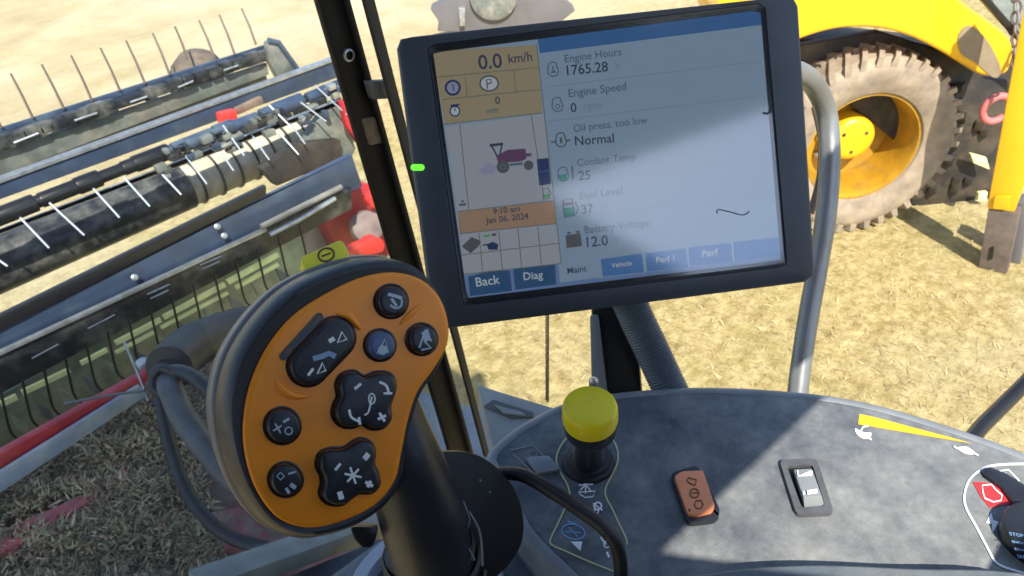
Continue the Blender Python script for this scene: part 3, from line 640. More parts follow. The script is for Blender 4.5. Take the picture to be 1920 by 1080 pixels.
# little red tractor drawn on the map panel
icon([[(930, 292), (952, 281), (985, 279), (987, 298), (975, 303), (934, 306)]], [([(975, 292), (996, 290)], 6, False)], 'plum', 'plum', 'tractor_drawing')
icon([circ(943, 313, 12)], [([(918, 273), (943, 270)], 5, False), ([(922, 274), (932, 293)], 3, False), ([(941, 272), (937, 290)], 3, False)], 'dkg', 'ink', 'tractor_drawing')
icon([circ(991, 310, 9)], [(circ(943, 313, 5, 12), 3, True), ([(955, 309), (980, 307)], 5, False)], 'dkg', 'ink2', 'tractor_drawing')
icon([[(896, 322), (916, 305), (930, 312), (926, 325), (905, 328)]], [], 'lav', 'lav', 'dust_drawing')
b = MB(); b.flat(SB, [(804, 91), (1438, 10), (1476, 492), (871, 567)], .0030); b.build('screen_glass', M['scrglass'], MON, smooth=0)
# scratches and smears on the glass
b = MB(); b.stroke(SB, catmull([(1342, 400), (1344, 393), (1365, 397), (1390, 403), (1402, 396)], 4), 2, .0036); b.stroke(SB, catmull([(1427, 212), (1436, 214), (1442, 205)], 4), 4, .0036); b.stroke(SB, [(1438, 180), (1444, 212)], 3, .0036)
b.build('scratch', M['bezel'], MON, smooth=0)
b = MB(); b.prism(MP, capsule(776, 314, 790, 314, 6), -.001, .0012); b.build('power_light', M['led'], MON)
# bracket, duct and cords below it
ST = thing('monitor_stand', 'black post carrying the monitor above the console edge', 'stand', at(1160, 725, .78))
b = MB(); b.prism(Plane(at(1160, 660, .76), N(-ray(1160, 660))), [(1108, 560), (1190, 560), (1205, 742), (1116, 742)], -.03, .01); b.build('post', mat('stand_black', (.006, .007, .007), .45), ST, bevel=.006)
b = MB(); b.prism(Plane(at(1160, 660, .745), N(-ray(1160, 660))), [(1106, 590), (1122, 590), (1140, 742), (1110, 742)], -.01, .003); b.build('side_web', M['rim'], ST, bevel=.003)
P = [at(x, y, d) for x, y, d in [(1178, 560, .72), (1195, 600, .72), (1220, 652, .72), (1243, 702, .72), (1268, 755, .72)]]
Pd = catmull(P, 22); R = [.0172 + (.0007 if i % 2 else -.0005) for i in range(len(Pd))]
tag(MB().tube(Pd, R, 22).build('corrugated_duct', mat('conduit_grey', (.10, .125, .16), .45)), 'ribbed black conduit running down beside the monitor post', 'conduit')
Pc = [at(1026, 590, 1.05), at(1026, 752, 1.1)]; cp = []
for i in range(260):
    t = i / 259; c = Pc[0] * (1 - t) + Pc[1] * t; a = i * 1.1; cp.append(c + .0022 * (math.cos(a) * W[:, 0] + math.sin(a) * np.cross(N(Pc[1] - Pc[0]), W[:, 0])))
tag(MB().tube(cp, .0011, 6).build('coiled_cord', M['tine_d']), 'thin coiled cord hanging below the monitor left of its post', 'cord')

# ------------------------------------------------------------ armrest console
CP = PZ(2.5)
CO = thing('armrest_console', 'dusty dark blue grey armrest console with rounded far edge', 'console', (0.35, .15, 2.44))
outl = resample(catmull([(915, 862), (945, 822), (1000, 785), (1060, 757), (1150, 738), (1300, 727), (1450, 732), (1600, 750), (1750, 790), (1920, 850), (2080, 930), (2150, 1050), (2000, 1200), (1500, 1180), (1200, 1200), (1110, 1130), (1060, 1078), (1010, 1030), (975, 985), (945, 915)], 8, True), 160)
OW = [CP.hit(x, y)[:2] for x, y in outl]
def cring(d, z): return [np.array([p[0], p[1], z]) for p in inset(OW, d)]
b = MB(); b.loft([cring(-.006, 2.40), cring(-.006, 2.488), cring(-.003, 2.497), cring(.001, 2.5), cring(.006, 2.5006), cring(.0075, 2.4995)], False, False); b.build('rim', M['rim'], CO, smooth=60)
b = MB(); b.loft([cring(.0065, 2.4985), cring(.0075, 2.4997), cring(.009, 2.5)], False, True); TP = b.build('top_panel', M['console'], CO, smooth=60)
LP = PZ(2.465)
b = MB(); b.prism(LP, catmull([(560, 1140), (640, 1060), (760, 980), (880, 930), (960, 940), (1040, 1030), (1120, 1110), (1150, 1300), (600, 1300)], 4, True), -.06, 0); b.build('lower_shelf', M['console_low'], CO, bevel=.008)
b = MB(); b.prism(PZ(2.53), catmull([(1180, 1110), (1330, 1072), (1500, 1056), (1700, 1062), (1950, 1080), (2050, 1200), (1700, 1400), (1200, 1350)], 5, True), -.03, 0); b.build('arm_pad', M['console_low'], CO, bevel=.012, seg=3)
def dec(name, m, polys=(), strokes=(), h=.0004, pl=CP, parent=CO, label=None):
    b = MB()
    for p in polys: b.k += 1; b.flat(pl, p, h + b.k * .00003)
    for p, wd, cl in strokes: b.stroke(pl, p, wd, h + .0002, cl)
    return b.build(name, m, parent, smooth=0, label=label)
# decals
dec('outline_decal', M['line'], strokes=[(catmull([(1062, 822), (1050, 840), (1043, 862), (1050, 885), (1064, 910), (1068, 930), (1060, 952), (1045, 985), (1033, 1010), (1034, 1022), (1060, 1034), (1100, 1052), (1150, 1072)], 4), 3.2, False),
    (catmull([(1150, 826), (1158, 845), (1158, 868), (1146, 895), (1136, 915), (1136, 932), (1148, 955), (1162, 985), (1174, 1010), (1176, 1022)], 4), 3.2, False)])
# wiper and wash symbols
dec('wiper_symbol', M['white'], strokes=[([(1090, 900), (1108, 922)], 2.5, False), ([(1108, 900), (1088, 920)], 2.5, False), ([(1098, 896), (1098, 926)], 2.5, False), ([(1085, 911), (1112, 909)], 2.5, False), (catmull([(1092, 893), (1108, 894), (1116, 906)], 4), 2, False),
    ([(1084, 924), (1116, 922), (1112, 932), (1098, 934), (1088, 928)], 2, True), (circ(1121, 950, 7, 10), 3, True), (circ(1118, 960, 4, 8), 2.5, True), ([(1112, 945), (1130, 958)], 2.5, False)])
dec('wiper_symbol', M['blueprint'], strokes=[(circ(1075, 998, 22, 18, ry=14, rot=.2), 2.5, True), ([(1060, 998), (1090, 1000)], 2, False), ([(1066, 990), (1084, 1008)], 2, False), ([(1064, 978), (1080, 984)], 3, False)])
dec('wiper_symbol', M['white'], polys=[[(1070, 1016), (1092, 1016), (1088, 1034)]], strokes=[([(1126, 1008), (1136, 1022)], 3, False), (circ(1138, 1022, 6, 9), 2, True), ([(1138, 1036), (1142, 1046)], 4, False)])
dec('embossed_logo', M['rim'], strokes=[([(958, 845), (1000, 836), (1042, 880)], 2.5, False), ([(962, 852), (1000, 888)], 2.5, False), (circ(999, 852, 9, 12, ry=6), 2, True)])
b = MB(); b.prism(CP, [(985, 862), (1030, 858), (1052, 885), (1008, 893)], -.001, .004); b.build('blank_switch', M['rim'], CO, bevel=.002)
dec('wedge_decal', M['amber'], [[(1611, 777), (1640, 783), (1822, 832), (1720, 815), (1609, 796)]], label='long tapering amber speed wedge')
dec('hare_symbol', M['white'], [catmull([(1603, 804), (1612, 808), (1622, 812), (1633, 812), (1631, 822), (1618, 823), (1606, 814)], 3, True)])
dec('hare_symbol', M['white'], strokes=[([(1612, 812), (1618, 802), (1628, 800)], 3, False), ([(1626, 822), (1634, 826)], 3, False)], h=.0008)
dec('tortoise_symbol', M['white'], strokes=[([(1794, 843), (1788, 838)], 3, False), ([(1826, 851), (1834, 856)], 3, False)], h=.0008)
dec('tortoise_symbol', M['white'], [catmull([(1794, 840), (1810, 838), (1822, 844), (1829, 852), (1812, 852), (1800, 846)], 3, True)])
dec('white_outline', M['white'], strokes=[(catmull([(2010, 880), (1960, 871), (1920, 871), (1880, 872), (1846, 878), (1818, 900), (1808, 930), (1812, 955), (1832, 992), (1850, 1026), (1868, 1056), (1900, 1070), (1950, 1084)], 5), 4, False)])
dec('red_decal', M['red_print'], [[(1824, 904), (1850, 906), (1878, 914), (1902, 944), (1870, 950), (1856, 953), (1838, 932)]])
dec('engine_symbol', M['white'], strokes=[([(1841, 912), (1858, 910), (1866, 920), (1878, 930), (1876, 940), (1862, 943), (1846, 936), (1842, 924)], 2.5, True)], h=.0009)
dec('engine_symbol', M['white'], strokes=[([(1874, 884), (1890, 882), (1900, 892), (1910, 902), (1906, 911), (1892, 910), (1880, 900)], 3, True), ([(1884, 888), (1888, 900), (1897, 901)], 3, False), ([(1908, 916), (1925, 928)], 7, False)])
dec('bolt_symbol', M['white'], [[(1858, 962), (1848, 981), (1859, 983), (1861, 999), (1873, 979), (1862, 976)]])
b = MB(); b.prism(CP, rrect([(1817, 872), (1842, 872), (1900, 915), (1990, 990), (1960, 1000), (1905, 955), (1868, 930)], 5), .0002, .0004)
# black dial and solid shadow band at the right edge
DL = CO
b = MB(); c = CP.hit(1950, 1015); r = np.linalg.norm(CP.hit(1877, 1015) - c); b.lathe(c, (0, 0, 1), [(r, 0), (r, .010), (r * .96, .0125), (r * .8, .013), (.0005, .013)], 40); dial = b.build('round_label', M['black'], CO)
b = MB(); pl2 = PZ(2.5132)
for i, tx in enumerate(['STOP THE', 'ENGINE AND', 'REMOVE KEY', 'SEE BOOK']): b.text(pl2, tx, (1893 + i * 5, 1004 + 14 * i), (1945 + i * 5, 1012 + 14 * i), .0004)
b.build('label_text', M['blueprint'], dial, smooth=0)
MB().prism(CP, capsule(1893, 976, 1912, 978, 5), .0003, .0008).build('marker_bar', M['white'], CO)
b = MB(); b.prism(CP, [(1838, 886), (1852, 880), (1884, 893), (1935, 925), (2010, 965), (2010, 1015), (1925, 990), (1904, 958), (1876, 920), (1846, 898)], 0, .0045); b.build('key_shadow', M['black'], CO, bevel=.002)  # dark band of shadow, built as a low black shape
# orange rocker
b = MB(); b.prism(CP, rrect([(1256, 896), (1306, 880), (1350, 966), (1342, 982), (1288, 988)], 10), 0, .006); SW = b.build('switch_frame', M['black'], CO, bevel=.0015)
b = MB(); pl3 = PZ(2.5065); b.prism(pl3, rrect([(1264, 897), (1278, 888), (1318, 886), (1340, 952), (1335, 962), (1305, 970), (1290, 968)], 5), -.002, .0035); b.build('orange_rocker', M['switch_orange'], SW, bevel=.0012)
pl4 = PZ(2.5102)
b = MB(); b.stroke(pl4, [(1290, 896), (1306, 900), (1303, 910), (1294, 907), (1288, 902)], 2, 0, True); b.stroke(pl4, circ(1302, 925, 8.5, 14), 2, 0, True); b.stroke(pl4, circ(1310, 946, 8.5, 6), 2, 0, True); b.stroke(pl4, [(1297, 925), (1308, 924)], 2, 0); b.stroke(pl4, [(1291, 956), (1294, 957)], 4, 0); b.build('switch_symbol', M['darkprint'], SW, smooth=0)
# grey rocker
b = MB(); o1 = rrect([(1460, 868), (1530, 866), (1562, 968), (1492, 971)], 10); o2 = rrect([(1474, 880), (1522, 877), (1546, 954), (1502, 958)], 6)
o1 = resample(o1, 60); o2 = align(o1, resample(o2, 60)) if False else resample(o2, 60)
b.loft([ring(CP, o1, 0), ring(CP, o1, .004), ring(CP, sh(o1, 0), .0045), ring(CP, o2, .004), ring(CP, o2, -.004)], False, False); GS = b.build('grey_switch_frame', M['hose_g'], CO, smooth=40)
b = MB(); b.prism(CP, [(1470, 876), (1524, 874), (1550, 958), (1500, 962)], .0002, .0008); b.build('switch_well', M['satin'], GS)
b = MB(); pl5 = PZ(2.504)
top = [pl5.hit(1488, 880, .004), pl5.hit(1522, 878, .004), pl5.hit(1541, 930, .006), pl5.hit(1506, 932, .006)]; low = [CP.hit(1486, 884), CP.hit(1524, 882), CP.hit(1548, 953), CP.hit(1508, 956)]
b.loft([low, top]); b.build('grey_rocker', mat('rocker_grey', (.22, .24, .25), .35), GS, bevel=.0015)
pl6 = Plane(top[0], np.cross(top[1] - top[0], top[3] - top[0])); pl6.n = pl6.n if pl6.n[2] > 0 else -pl6.n
b = MB(); b.stroke(pl6, [(1495, 884), (1496, 894), (1522, 893), (1522, 885)], 2.5, .0012); b.flat(pl6, [(1502, 892), (1520, 884), (1520, 892)], .0013); b.stroke(pl6, [(1505, 927), (1509, 926)], 6, .0014); b.stroke(pl6, [(1513, 926), (1532, 923)], 8, .0015); b.build('switch_symbol', M['white'], GS, smooth=0)

# yellow capped lever
YK = thing('throttle_lever', 'yellow capped black lever knob standing on the console left side', 'lever', CP.hit(1105, 865))
base = CP.hit(1103, 868); topc = at(1106, 768, .515)
ax = N(topc - base); hh = np.linalg.norm(topc - base)
ax = N(np.array([0, 0, 1.0]) + .12 * N(CAM - topc))
def pxr(px, p): return px * ((p - CAM) @ (-W[:, 2])) / FPX
rk = pxr(53, topc)
b = MB(); b.lathe(topc, ax, [(rk * .97, -.012), (rk, -.009), (rk * .985, .001), (rk * .95, .0035), (rk * .88, .005), (rk * .4, .0058), (.0002, .006)], 48); b.build('cap', M['yellow'], YK, smooth=60)
b = MB(); b.lathe(topc, ax, [(rk * .45, -.034), (rk * .70, -.031), (rk * .93, -.023), (rk * .975, -.0128), (rk * .5, -.0122)], 40); b.build('collar', M['black'], YK, smooth=60)
b = MB(); b.tube([base + np.array([0, 0, -.002]), base * .5 + topc * .5, topc - ax * .03], [.012, .011, .012], 20); b.build('stem', M['black'], YK)
b = MB(); b.lathe(base, (0, 0, 1), [(.0235, 0), (.0228, .003), (.020, .004), (.019, .007), (.016, .008), (.015, .011), (.013, .012), (.011, .013)], 32); b.build('boot', M['rubber'], YK)
b = MB(); c = at(1113, 714, .60); b.lathe(c, N(ray(1113, 712)) * -1 + np.array([0, 0, 1]), [(.004, -.01), (.004, 0), (.003, .002), (.0005, .004)], 16); b.build('lever_nut', M['galv'], YK)

# ------------------------------------------------------------ multifunction joystick
jc = at(640, 750, .43); vn = -N(ray(640, 750))
JP = Plane(jc, N(vn + .38 * W[:, 0] - .10 * W[:, 1]))
JS = thing('joystick', 'large black joystick with orange button face before the windscreen', 'joystick', CP.hit(810, 1100))
jo = resample(catmull([(735, 480), (790, 497), (830, 542), (851, 600), (850, 650), (832, 695), (803, 737), (785, 790), (775, 850), (764, 905), (732, 955), (682, 990), (622, 1012), (560, 1017), (500, 990), (455, 930), (428, 860), (416, 790), (420, 730), (440, 665), (482, 598), (540, 540), (610, 503), (680, 482)], 6, True), 140)
jw = jo; js = lambda k, dx=0, dy=0: [np.array(p) + (np.array([640, 750]) - p) * k + np.array([dx, dy]) for p in jo]
jin = lambda d, dx=0, dy=0: [p + np.array([dx, dy]) for p in inset(jo, d)]
b = MB(); b.loft([ring(JP, jin(30), -.050), ring(JP, jin(10), -.040), ring(JP, jin(-2), -.026), ring(JP, jin(-1), -.016), ring(JP, jin(3), -.008), ring(JP, jin(12), -.001), ring(JP, jin(18), .0008), ring(JP, jin(22), .0002)], True, True); b.build('head', M['black'], JS, smooth=70)
b = MB(); b.loft([ring(JP, jin(44, -2, -1), -.062), ring(JP, jin(14, -3, -2), -.057), ring(JP, jin(2, -4, -3), -.046), ring(JP, jin(-4, -3, -2), -.032), ring(JP, jin(-4, -2, -1), -.022), ring(JP, jin(2), -.0205)], True, True); b.build('back_shell', mat('back_shell_grey', (.13, .13, .135), .35, var=.05), JS, smooth=70)
of = resample(catmull([(735, 511), (785, 523), (820, 555), (837, 600), (836, 645), (812, 690), (780, 735), (762, 790), (750, 850), (738, 900), (705, 942), (650, 972), (580, 988), (520, 970), (478, 915), (458, 850), (455, 790), (468, 720), (500, 650), (550, 590), (620, 545), (680, 519)], 6, True), 140)
oi = lambda d: inset(of, d)
b = MB(); b.loft([ring(JP, of, -.001), ring(JP, of, .0016), ring(JP, oi(4), .0026), ring(JP, oi(10), .0028)], False, True); b.build('orange_face', M['orange'], JS, smooth=70)
JT = JP.off(.0028)
def button(poly, h=.0045, m='black', name='button', rim=True):
    P = resample([np.array(p, float) for p in poly], 64)
    if rim:
        b = MB(); o = inset(P, -5); b.loft([ring(JT, o, -.0005), ring(JT, o, .0004), ring(JT, inset(P, -2), .0008), ring(JT, P, .0002)], False, False); b.build('button_surround', M['satin'], JS, smooth=60)
    b = MB(); b.loft([ring(JT, inset(P, 1), 0), ring(JT, inset(P, 1), h * .6), ring(JT, inset(P, 4), h * .92), ring(JT, inset(P, 9), h)], False, True); return b.build(name, M[m], JS, smooth=70)
M['btn_blue'] = mat('blue_grey_button', (.06, .10, .20), .35)
def sym(btn, strokes=(), polys=(), m='white', h=.0046):
    b = MB()
    for p in polys: b.k += 1; b.flat(JT, p, h + b.k * .00003)
    for p, wd, cl in strokes: b.stroke(JT, p, wd, h, cl)
    return b.build('symbol', M[m], btn, smooth=0)
M['symw'] = mat('grey_print', (.42, .50, .58), .5); M['symb'] = mat('pale_blue_print', (.22, .34, .50), .5)
b1 = button(circ(733, 565, 29)); sym(b1, [([(722, 552), (738, 556), (748, 560)], 6, False), (catmull([(748, 562), (746, 574), (736, 578), (726, 572)], 4), 3.5, False), ([(728, 560), (738, 574)], 5, False)], m='symw')
b2 = button(circ(712, 647, 27), m='btn_blue'); sym(b2, [([(702, 662), (716, 636), (722, 660)], 3.5, True)], [circ(712, 656, 9, 12)], m='symw')
b3 = button(circ(790, 636, 27)); sym(b3, [([(780, 652), (792, 618), (803, 640)], 3.5, False), ([(790, 640), (802, 652), (784, 656)], 3.5, False)], [[(784, 624), (796, 616), (802, 636), (790, 642)]], m='symw')
b4 = button(circ(529, 798, 32, rot=0)); sym(b4, [([(527, 790), (538, 783)], 5, False), ([(512, 792), (522, 810)], 3, False), ([(508, 806), (524, 796)], 3, False), (circ(537, 806, 7, 8), 2.5, True)], m='symw')
b5 = button(circ(535, 899, 30)); sym(b5, [([(540, 905), (550, 912)], 8, False), (circ(522, 890, 7, 4), 2.5, True), ([(532, 912), (538, 922)], 6, False), ([(536, 886), (550, 882)], 3.5, False)], m='symw')
b6 = button(capsule(576, 686, 628, 632, 36)); sym(b6, [([(573, 703), (583, 690)], 5, False), ([(590, 700), (600, 680), (606, 694)], 3.5, True), ([(612, 640), (622, 634)], 8, False), ([(628, 642), (636, 622), (645, 636)], 3.5, True)]); sym(b6, [([(582, 672), (598, 668), (612, 662), (624, 668)], 10, False)], m='symb', h=.0048)
b7 = button(catmull([(682, 707), (706, 699), (732, 703), (739, 724), (733, 745), (728, 762), (730, 782), (716, 800), (694, 802), (678, 793), (658, 800), (636, 795), (624, 778), (627, 758), (634, 742), (631, 720), (642, 702), (664, 697)], 4, True), h=.006, name='cross_pad')
sym(b7, [([(658, 728), (670, 718)], 5, False), (catmull([(704, 715), (717, 722), (722, 738)], 4), 4.5, False), ([(712, 736), (728, 736)], 4, False), (catmull([(648, 766), (652, 780), (666, 788)], 4), 4.5, False), ([(666, 780), (668, 794)], 5, False), (catmull([(690, 742), (684, 770), (676, 776)], 3), 3, False), (circ(690, 746, 6, 8, ry=10), 2.5, True), ([(704, 772), (714, 788)], 5, False), ([(701, 784), (716, 777)], 5, False)], h=.0061)
b8 = button(catmull([(650, 838), (672, 824), (694, 830), (700, 850), (698, 868), (706, 886), (708, 908), (694, 922), (672, 922), (656, 932), (640, 944), (614, 942), (600, 926), (604, 906), (602, 890), (594, 872), (600, 850), (620, 842), (638, 842)], 4, True), h=.006, name='cross_pad')
sym(b8, [([(622, 878), (632, 866)], 5, False), ([(676, 858), (684, 848)], 10, False), ([(678, 900), (692, 908)], 6, False), ([(682, 910), (688, 898)], 6, False), ([(630, 918), (634, 932)], 10, False)] + [([(655 - 16 * math.cos(a), 888 - 16 * math.sin(a)), (655 + 16 * math.cos(a), 888 + 16 * math.sin(a))], 4, False) for a in (.2, 1.25, 2.3)], h=.0061)
b = MB(); b.prism(JT, capsule(531, 668, 598, 594, 7.5), -.0005, .0006); SLT = b.build('slot', M['satin'], JS)
b = MB(); b.prism(JT, capsule(590, 604, 598, 595, 4), 0, .001); b.prism(JT, capsule(534, 664, 542, 656, 4), 0, .001); b.build('slot_lamp', mat('slot_lamp', (.09, .05, .04), .4), SLT)
def ridge(pts, r, name='finger_ridge'):
    P = catmull([JT.hit(x, y) for x, y in pts], 5); n = len(P); MB().tube(P, [r * .55 * (.25 + .75 * math.sin(math.pi * (i + .3) / (n - .4))) for i in range(n)], 10).build(name, M['orange'], JS, smooth=80)
ridge([(518, 712), (530, 730), (550, 742), (575, 744)], .0042); ridge([(630, 588), (650, 592), (665, 605), (676, 618)], .0045); ridge([(750, 608), (770, 588), (790, 570)], .0032)
# yellow button on the top edge
YP = Plane(at(608, 484, .46), N(vn + .2 * W[:, 1] + .1 * W[:, 0]))
b = MB(); b.prism(YP, rrect([(562, 486), (640, 451), (655, 478), (648, 500), (575, 520)], 10), -.016, .003); YB = b.build('yellow_button', M['yellow_btn'], JS, bevel=.0025, seg=3)
b = MB(); b.stroke(YP, circ(611, 481, 15, 20, ry=12, rot=-.3), 3, .0032, True); b.stroke(YP, [(603, 484), (619, 478)], 3, .0032); b.build('symbol', M['darkprint'], YB, smooth=0)
# grip stem, palm rest, boot
def rp(px, d): return px * d / FPX
sp_ = [(728, 740, .468, 50), (742, 800, .470, 60), (758, 860, .474, 70), (776, 920, .482, 77), (794, 975, .492, 80), (806, 1030, .505, 78), (818, 1080, .52, 75), (828, 1150, .545, 70)]
b = MB(); PP = catmull([at(x, y, d) for x, y, d, _ in sp_], 6); RR = catmull([np.array([rp(r, d)]) for _, _, d, r in sp_], 6); b.tube(PP, [float(r[0]) for r in RR], 40); b.build('grip_stem', M['black'], JS, smooth=80)
b = MB()
tw = [(800, 1020, .512), (814, 1062, .52), (824, 1110, .535)]
b.tube([at(*p) for p in tw], [rp(82, .51), rp(86, .52), rp(90, .535)], 40); b.build('boot_collar', M['satin'], JS, smooth=60)
for x, y, d, rr_ in [(804, 1034, .513, 84), (812, 1056, .518, 87), (820, 1082, .527, 90)]:
    c = at(x, y, d); t_ = N(at(824, 1110, .535) - at(800, 1020, .512)); b = MB(); b.lathe(c, t_, [(rp(rr_, d), -.0035), (rp(rr_ + 5, d), -.001), (rp(rr_ + 5, d), .001), (rp(rr_, d), .0035)], 40); b.build('boot_rib', M['rubber'], JS)
b = MB()
P1 = Plane(at(880, 960, .527), N(vn + .25 * W[:, 0])); pw = catmull([(812, 856), (850, 846), (892, 852), (930, 876), (962, 915), (979, 965), (977, 1015), (955, 1055), (925, 1085), (890, 1120), (850, 1140), (840, 1040), (820, 920)], 5, True)
b.prism(P1, pw, -.012, .002); b.build('palm_rest', mat('palm_rest_black', (.009, .008, .008), .42), JS, bevel=.004, seg=3)
for x, y in [(900, 901), (918, 923)]:
    b = MB(); b.lathe(P1.hit(x, y, .002), P1.n, [(.0011, 0), (.0009, .0007), (.0001, .0009)], 10); b.build('rest_pip', M['rim'], JS)
for pts in ([(738, 1015), (755, 1042), (790, 1062), (840, 1075)], [(868, 940), (880, 975), (872, 1010), (890, 1050)], [(880, 960), (900, 1000), (905, 1060)]):
    MB().tube(catmull([at(x, y, .497) for x, y in pts], 5), .0009, 6).build('seam_line', M['rim'], JS)
b = MB(); b.prism(Plane(at(690, 1010, .47), vn), [(655, 985), (710, 985), (705, 1010), (697, 1028), (678, 1026), (664, 1010)], -.012, .003); b.build('trigger', M['satin'], JS, bevel=.003)
cR = LP.hit(800, 1120); rR = np.linalg.norm(LP.hit(655, 1120) - cR)
b = MB(); b.lathe(cR, (0, 0, 1), [(rR, 0), (rR, .008), (rR * .97, .011), (rR * .80, .011), (rR * .76, .006), (rR * .74, -.01)], 64); tag(b.build('boot_ring', M['lite']), 'pale grey ring around the foot of the joystick', 'ring')
# thick black cable
P = catmull([at(x, y, d) for x, y, d in [(880, 900, .56), (940, 888, .55), (985, 893, .54), (1040, 925, .53), (1090, 958, .525), (1130, 988, .52), (1156, 1022, .52), (1164, 1070, .53), (1162, 1130, .55)]], 7)
tag(MB().tube(P, .0052, 18).build('cable', M['rubber']), 'thick black cable looping from the palm rest over the console', 'cable')

# ------------------------------------------------------------ yellow loader
rw = .665
wc = PZ(rw).hit(1600, 262)
th = math.atan2(wc[1], wc[0]) + math.radians(29)
axn = np.array([-math.cos(th), -math.sin(th), 0.0]); hr = np.array([math.sin(th), -math.cos(th), 0.0]); zz = np.array([0, 0, 1.0])
LD = thing('wheel_loader', 'yellow wheel loader parked on dry grass, dusty lugged tyre toward us', 'loader', (wc[0], wc[1], 0))
def loader_wheel(c, parent, detail=True):
    b = MB(); wd = .20
    b.lathe(c, axn, [(rw * .59, .13), (rw * .61, .165), (rw * .72, .195), (rw * .84, .200), (rw * .90, .185), (rw * .96, .14), (rw * .965, 0), (rw * .96, -.14), (rw * .9, -.185), (rw * .7, -.2), (rw * .6, -.17)], 72)
    n = 38
    for i in range(n):
        for sd in (1, -1):
            a = 2 * math.pi * (i + (.5 if sd < 0 else 0)) / n; rv = math.cos(a) * hr + math.sin(a) * zz; tv = -math.sin(a) * hr + math.cos(a) * zz
            p0 = [(0, .94), (.12, .94), (.19, .905)]; rings = []
            for (off, rr), sk, wt in zip(p0, (0, .05, .085), (.021, .023, .022)):
                c0 = c + axn * off * sd + tv * sk; rt_ = 1.0 if off < .18 else .975
                rings.append([c0 + rv * rw * (rr - .03) - tv * wt, c0 + rv * rw * (rr - .03) + tv * wt, c0 + rv * rw * rt_ + tv * wt * .8, c0 + rv * rw * rt_ - tv * wt * .8])
            b.loft(rings)
    b.build('tyre', M['tyre'], parent, smooth=40)
    b = MB(); b.lathe(c, axn, [(rw * .60, .145), (rw * .575, .15), (rw * .555, .12), (rw * .545, .02), (rw * .53, -.18), (rw * .30, -.20), (rw * .28, -.18), (rw * .05, -.18)], 60, False, True); rim_ = b.build('rim', M['ydig_shade'], parent, smooth=50)
    b = MB(); b.lathe(c, axn, [(rw * .24, -.18), (rw * .24, -.02), (rw * .22, .0), (rw * .17, .008), (.001, .009)], 40); b.build('hub', M['ydig'], parent, smooth=50)
    for i in range(10):
        a = 2 * math.pi * i / 10 + .2; b = MB(); b.lathe(c + rw * .36 * (math.cos(a) * hr + math.sin(a) * zz) - axn * .185, axn, [(.022, 0), (.022, .03), (.012, .035)], 8, False, True); b.build('wheel_nut', M['galv'], rim_)
    for i in range(3):
        a = 2 * math.pi * i / 3 + .5; b = MB(); b.lathe(c + rw * .14 * (math.cos(a) * hr + math.sin(a) * zz) + axn * .009, axn, [(.014, 0), (.012, .004)], 8, False, True); b.build('hub_bolt', M['undr'], rim_)
wh = thing('wheel', '', '', wc); del wh['label']; del wh['category']; wh.parent = LD; wh.location = Vector(tuple(wc)) - LD.location
loader_wheel(wc, wh)
LPn = Plane(wc + axn * .22, axn)
b = MB(); fo = [(1440, 118), (1470, 92), (1505, 72), (1570, 54), (1640, 52), (1700, 66), (1760, 94), (1810, 124), (1845, 142), (1885, 138), (1899, 108), (1893, 72), (1850, 36), (1800, 0), (1740, -60), (1600, -110), (1450, -90), (1340, 20)]
b.prism(LPn, catmull(fo, 4, True), -.50, 0.0); b.build('fender', M['ydig'], LD, bevel=.045, seg=4, smooth=60)
b = MB(); b.prism(LPn.off(.003), catmull([(1797, 66), (1818, 48), (1850, 75), (1876, 128), (1864, 146), (1830, 118), (1802, 100)], 4, True), -.001, .0025); b.build('fender_shade', M['shade_patch'], LD)  # shade on the fender, built as a thin tan patch
b = MB(); b.prism(LPn.off(-.3), [(1480, 90), (1650, 60), (1760, 95), (1850, 150), (1890, 150), (1890, 300), (1880, 392), (1790, 400), (1690, 380), (1720, 300), (1600, 200)], -.08, 0); b.build('underframe', M['undr'], LD, bevel=.01)
b = MB(); b.prism(LPn.off(-.5), [(1400, 60), (1950, 120), (1950, 330), (1850, 400), (1700, 400), (1450, 330)], -.5, 0); b.build('chassis', M['undr'], LD, bevel=.02)
b = MB()
for i in range(16):
    x, y = random.uniform(1745, 1850), random.uniform(150, 390); p = LPn.off(-.28).hit(x, y); b = MB(); b.box(p, (.04 + .06 * random.random(), .06, .04 + .06 * random.random())); b.build('axle_fitting', M['undr'], LD, bevel=.01)
b = MB(); b.prism(LPn.off(-.2), [(1820, 288), (1850, 296), (1856, 318), (1826, 306)], -.03, 0); b.build('pale_bracket', M['lime'], LD, bevel=.004); b = MB(); b.prism(LPn.off(-.2), [(1836, 362), (1852, 360), (1850, 378), (1834, 376)], -.03, 0); b.build('pale_bracket', M['lime'], LD, bevel=.004)
b = MB(); b.prism(LPn.off(-.1), [(1812, -30), (1830, -30), (1925, 78), (1960, 120), (1905, 72)], -.04, .02); b.build('cab_edge', M['satin'], LD, bevel=.005)
b = MB(); b.prism(LPn.off(-.35), [(1825, -60), (2000, -60), (2000, 120), (1900, 70)], -.05, 0); b.build('cab_panel', mat('loader_cab_grey', (.20, .24, .24), .4, var=.2), LD, bevel=.01)
b = MB(); b.tube([LPn.hit(1470, 140, -.15) , LPn.hit(1490, 200, -.2)], .03, 10); b.build('hose', M['undr'], LD)
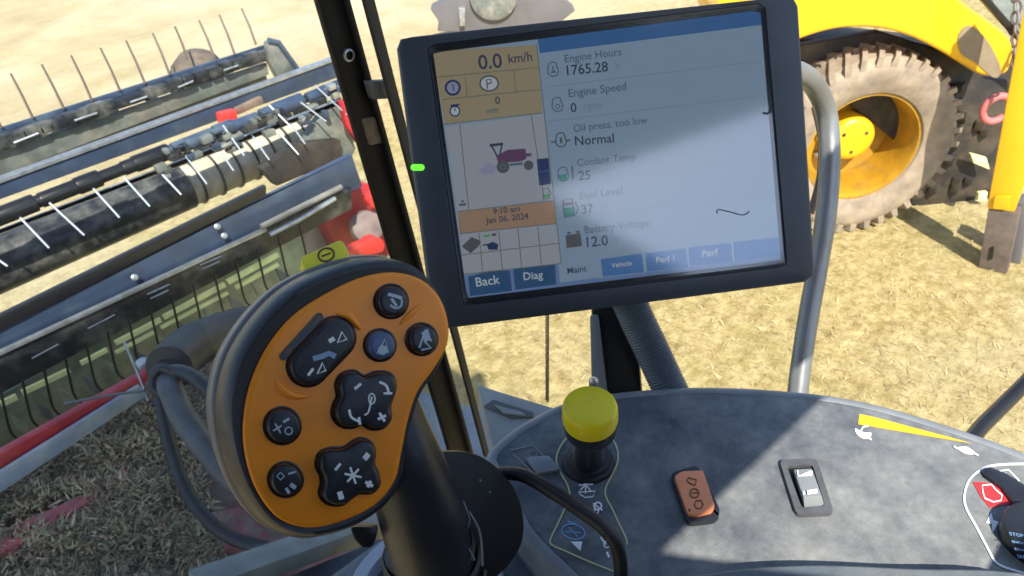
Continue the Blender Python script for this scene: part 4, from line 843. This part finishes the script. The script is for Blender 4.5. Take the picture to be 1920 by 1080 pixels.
# steel ring, mast with its foot, chain
rc = LPn.off(.0).hit(1868, 204)
b = MB(); pts = [rc + .088 * (math.cos(a) * hr + math.sin(a) * zz) for a in np.linspace(.9, 2 * math.pi - .7, 22)]; b.tube(pts, .024, 12); b.build('tow_ring', M['pink'], LD)
ft = PZ(0).hit(1862, 508); mn_ = N([-(ft[0]), -(ft[1]), 0]); MPn = Plane(ft, mn_)
MS = thing('stabiliser_leg', 'upright yellow steel leg with worn grey foot standing beside the loader', 'stabiliser leg', ft)
b = MB(); b.prism(MPn, [(1898, 130), (1850, 392), (1902, 398), (1928, 330), (1960, 130), (1985, -40), (1930, -40)], -.14, 0); b.build('leg', M['ydig'], MS, bevel=.012)
b = MB(); b.prism(MPn, [(1853, 392), (1834, 502), (1888, 514), (1912, 400)], -.10, .005); b.build('foot', M['rust'], MS, bevel=.01)
b = MB(); b.prism(MPn.off(.008), rrect([(1856, 464), (1864, 462), (1861, 486), (1852, 488)], 2), -.002, .002); b.build('foot_slot', M['satin'], MS)
b = MB(); b.prism(MPn.off(.008), rrect([(1866, 366), (1896, 366), (1892, 392), (1862, 390)], 4), -.002, .012); b.build('collar', M['ydig'], MS, bevel=.006)
b = MB(); b.prism(MPn, [(1900, 400), (1925, 402), (1905, 520), (1882, 512)], -.3, -.16); b.build('foot_plate', M['fade'], MS, bevel=.01)
b = MB()
for i in range(9):
    c = at(1906 + (3 if i % 2 else -3), -8 + 21 * i, 4.55); a1 = W[:, 0] if i % 2 else N(W[:, 0] * .3 + W[:, 2])
    u = N(W[:, 1]); R1 = [c + .042 * math.cos(t) * u + .022 * math.sin(t) * a1 for t in np.linspace(0, 2 * math.pi, 13)]
    b.tube(R1, .009, 7)
tag(b.build('chain', M['rust']), 'rusty steel chain hanging at the top right beside the yellow leg', 'chain')
b = MB()
# far machine behind the monitor
far = PY(8.0)
IM = thing('farm_implement', 'grey implement with dark drum standing far behind the monitor top edge', 'implement', tuple(np.r_[at(920, 20, 9.5)[:2], 0]))
FPn = Plane(at(920, 20, 9.5), N([-at(920, 20, 9.5)[0], -at(920, 20, 9.5)[1], 0]))
b = MB(); b.prism(FPn, [(806, 18), (850, -6), (860, -60), (1040, -80), (1052, -4), (1080, 20), (1030, 60), (820, 60), (822, 40)], -.3, 0); b.build('body', M['fade'], IM, bevel=.03)
b = MB(); c = FPn.hit(925, -10); b.lathe(c, FPn.n, [(.30, -.1), (.31, .06), (.22, .08), (.1, .05), (.001, .05)], 40); b.build('drum', M['hdr_grey'], IM)
b = MB(); b.prism(FPn, [(860, 12), (872, 12), (872, 46), (862, 46)], -.02, .08); b.build('bracket', M['galv'], IM, bevel=.01)
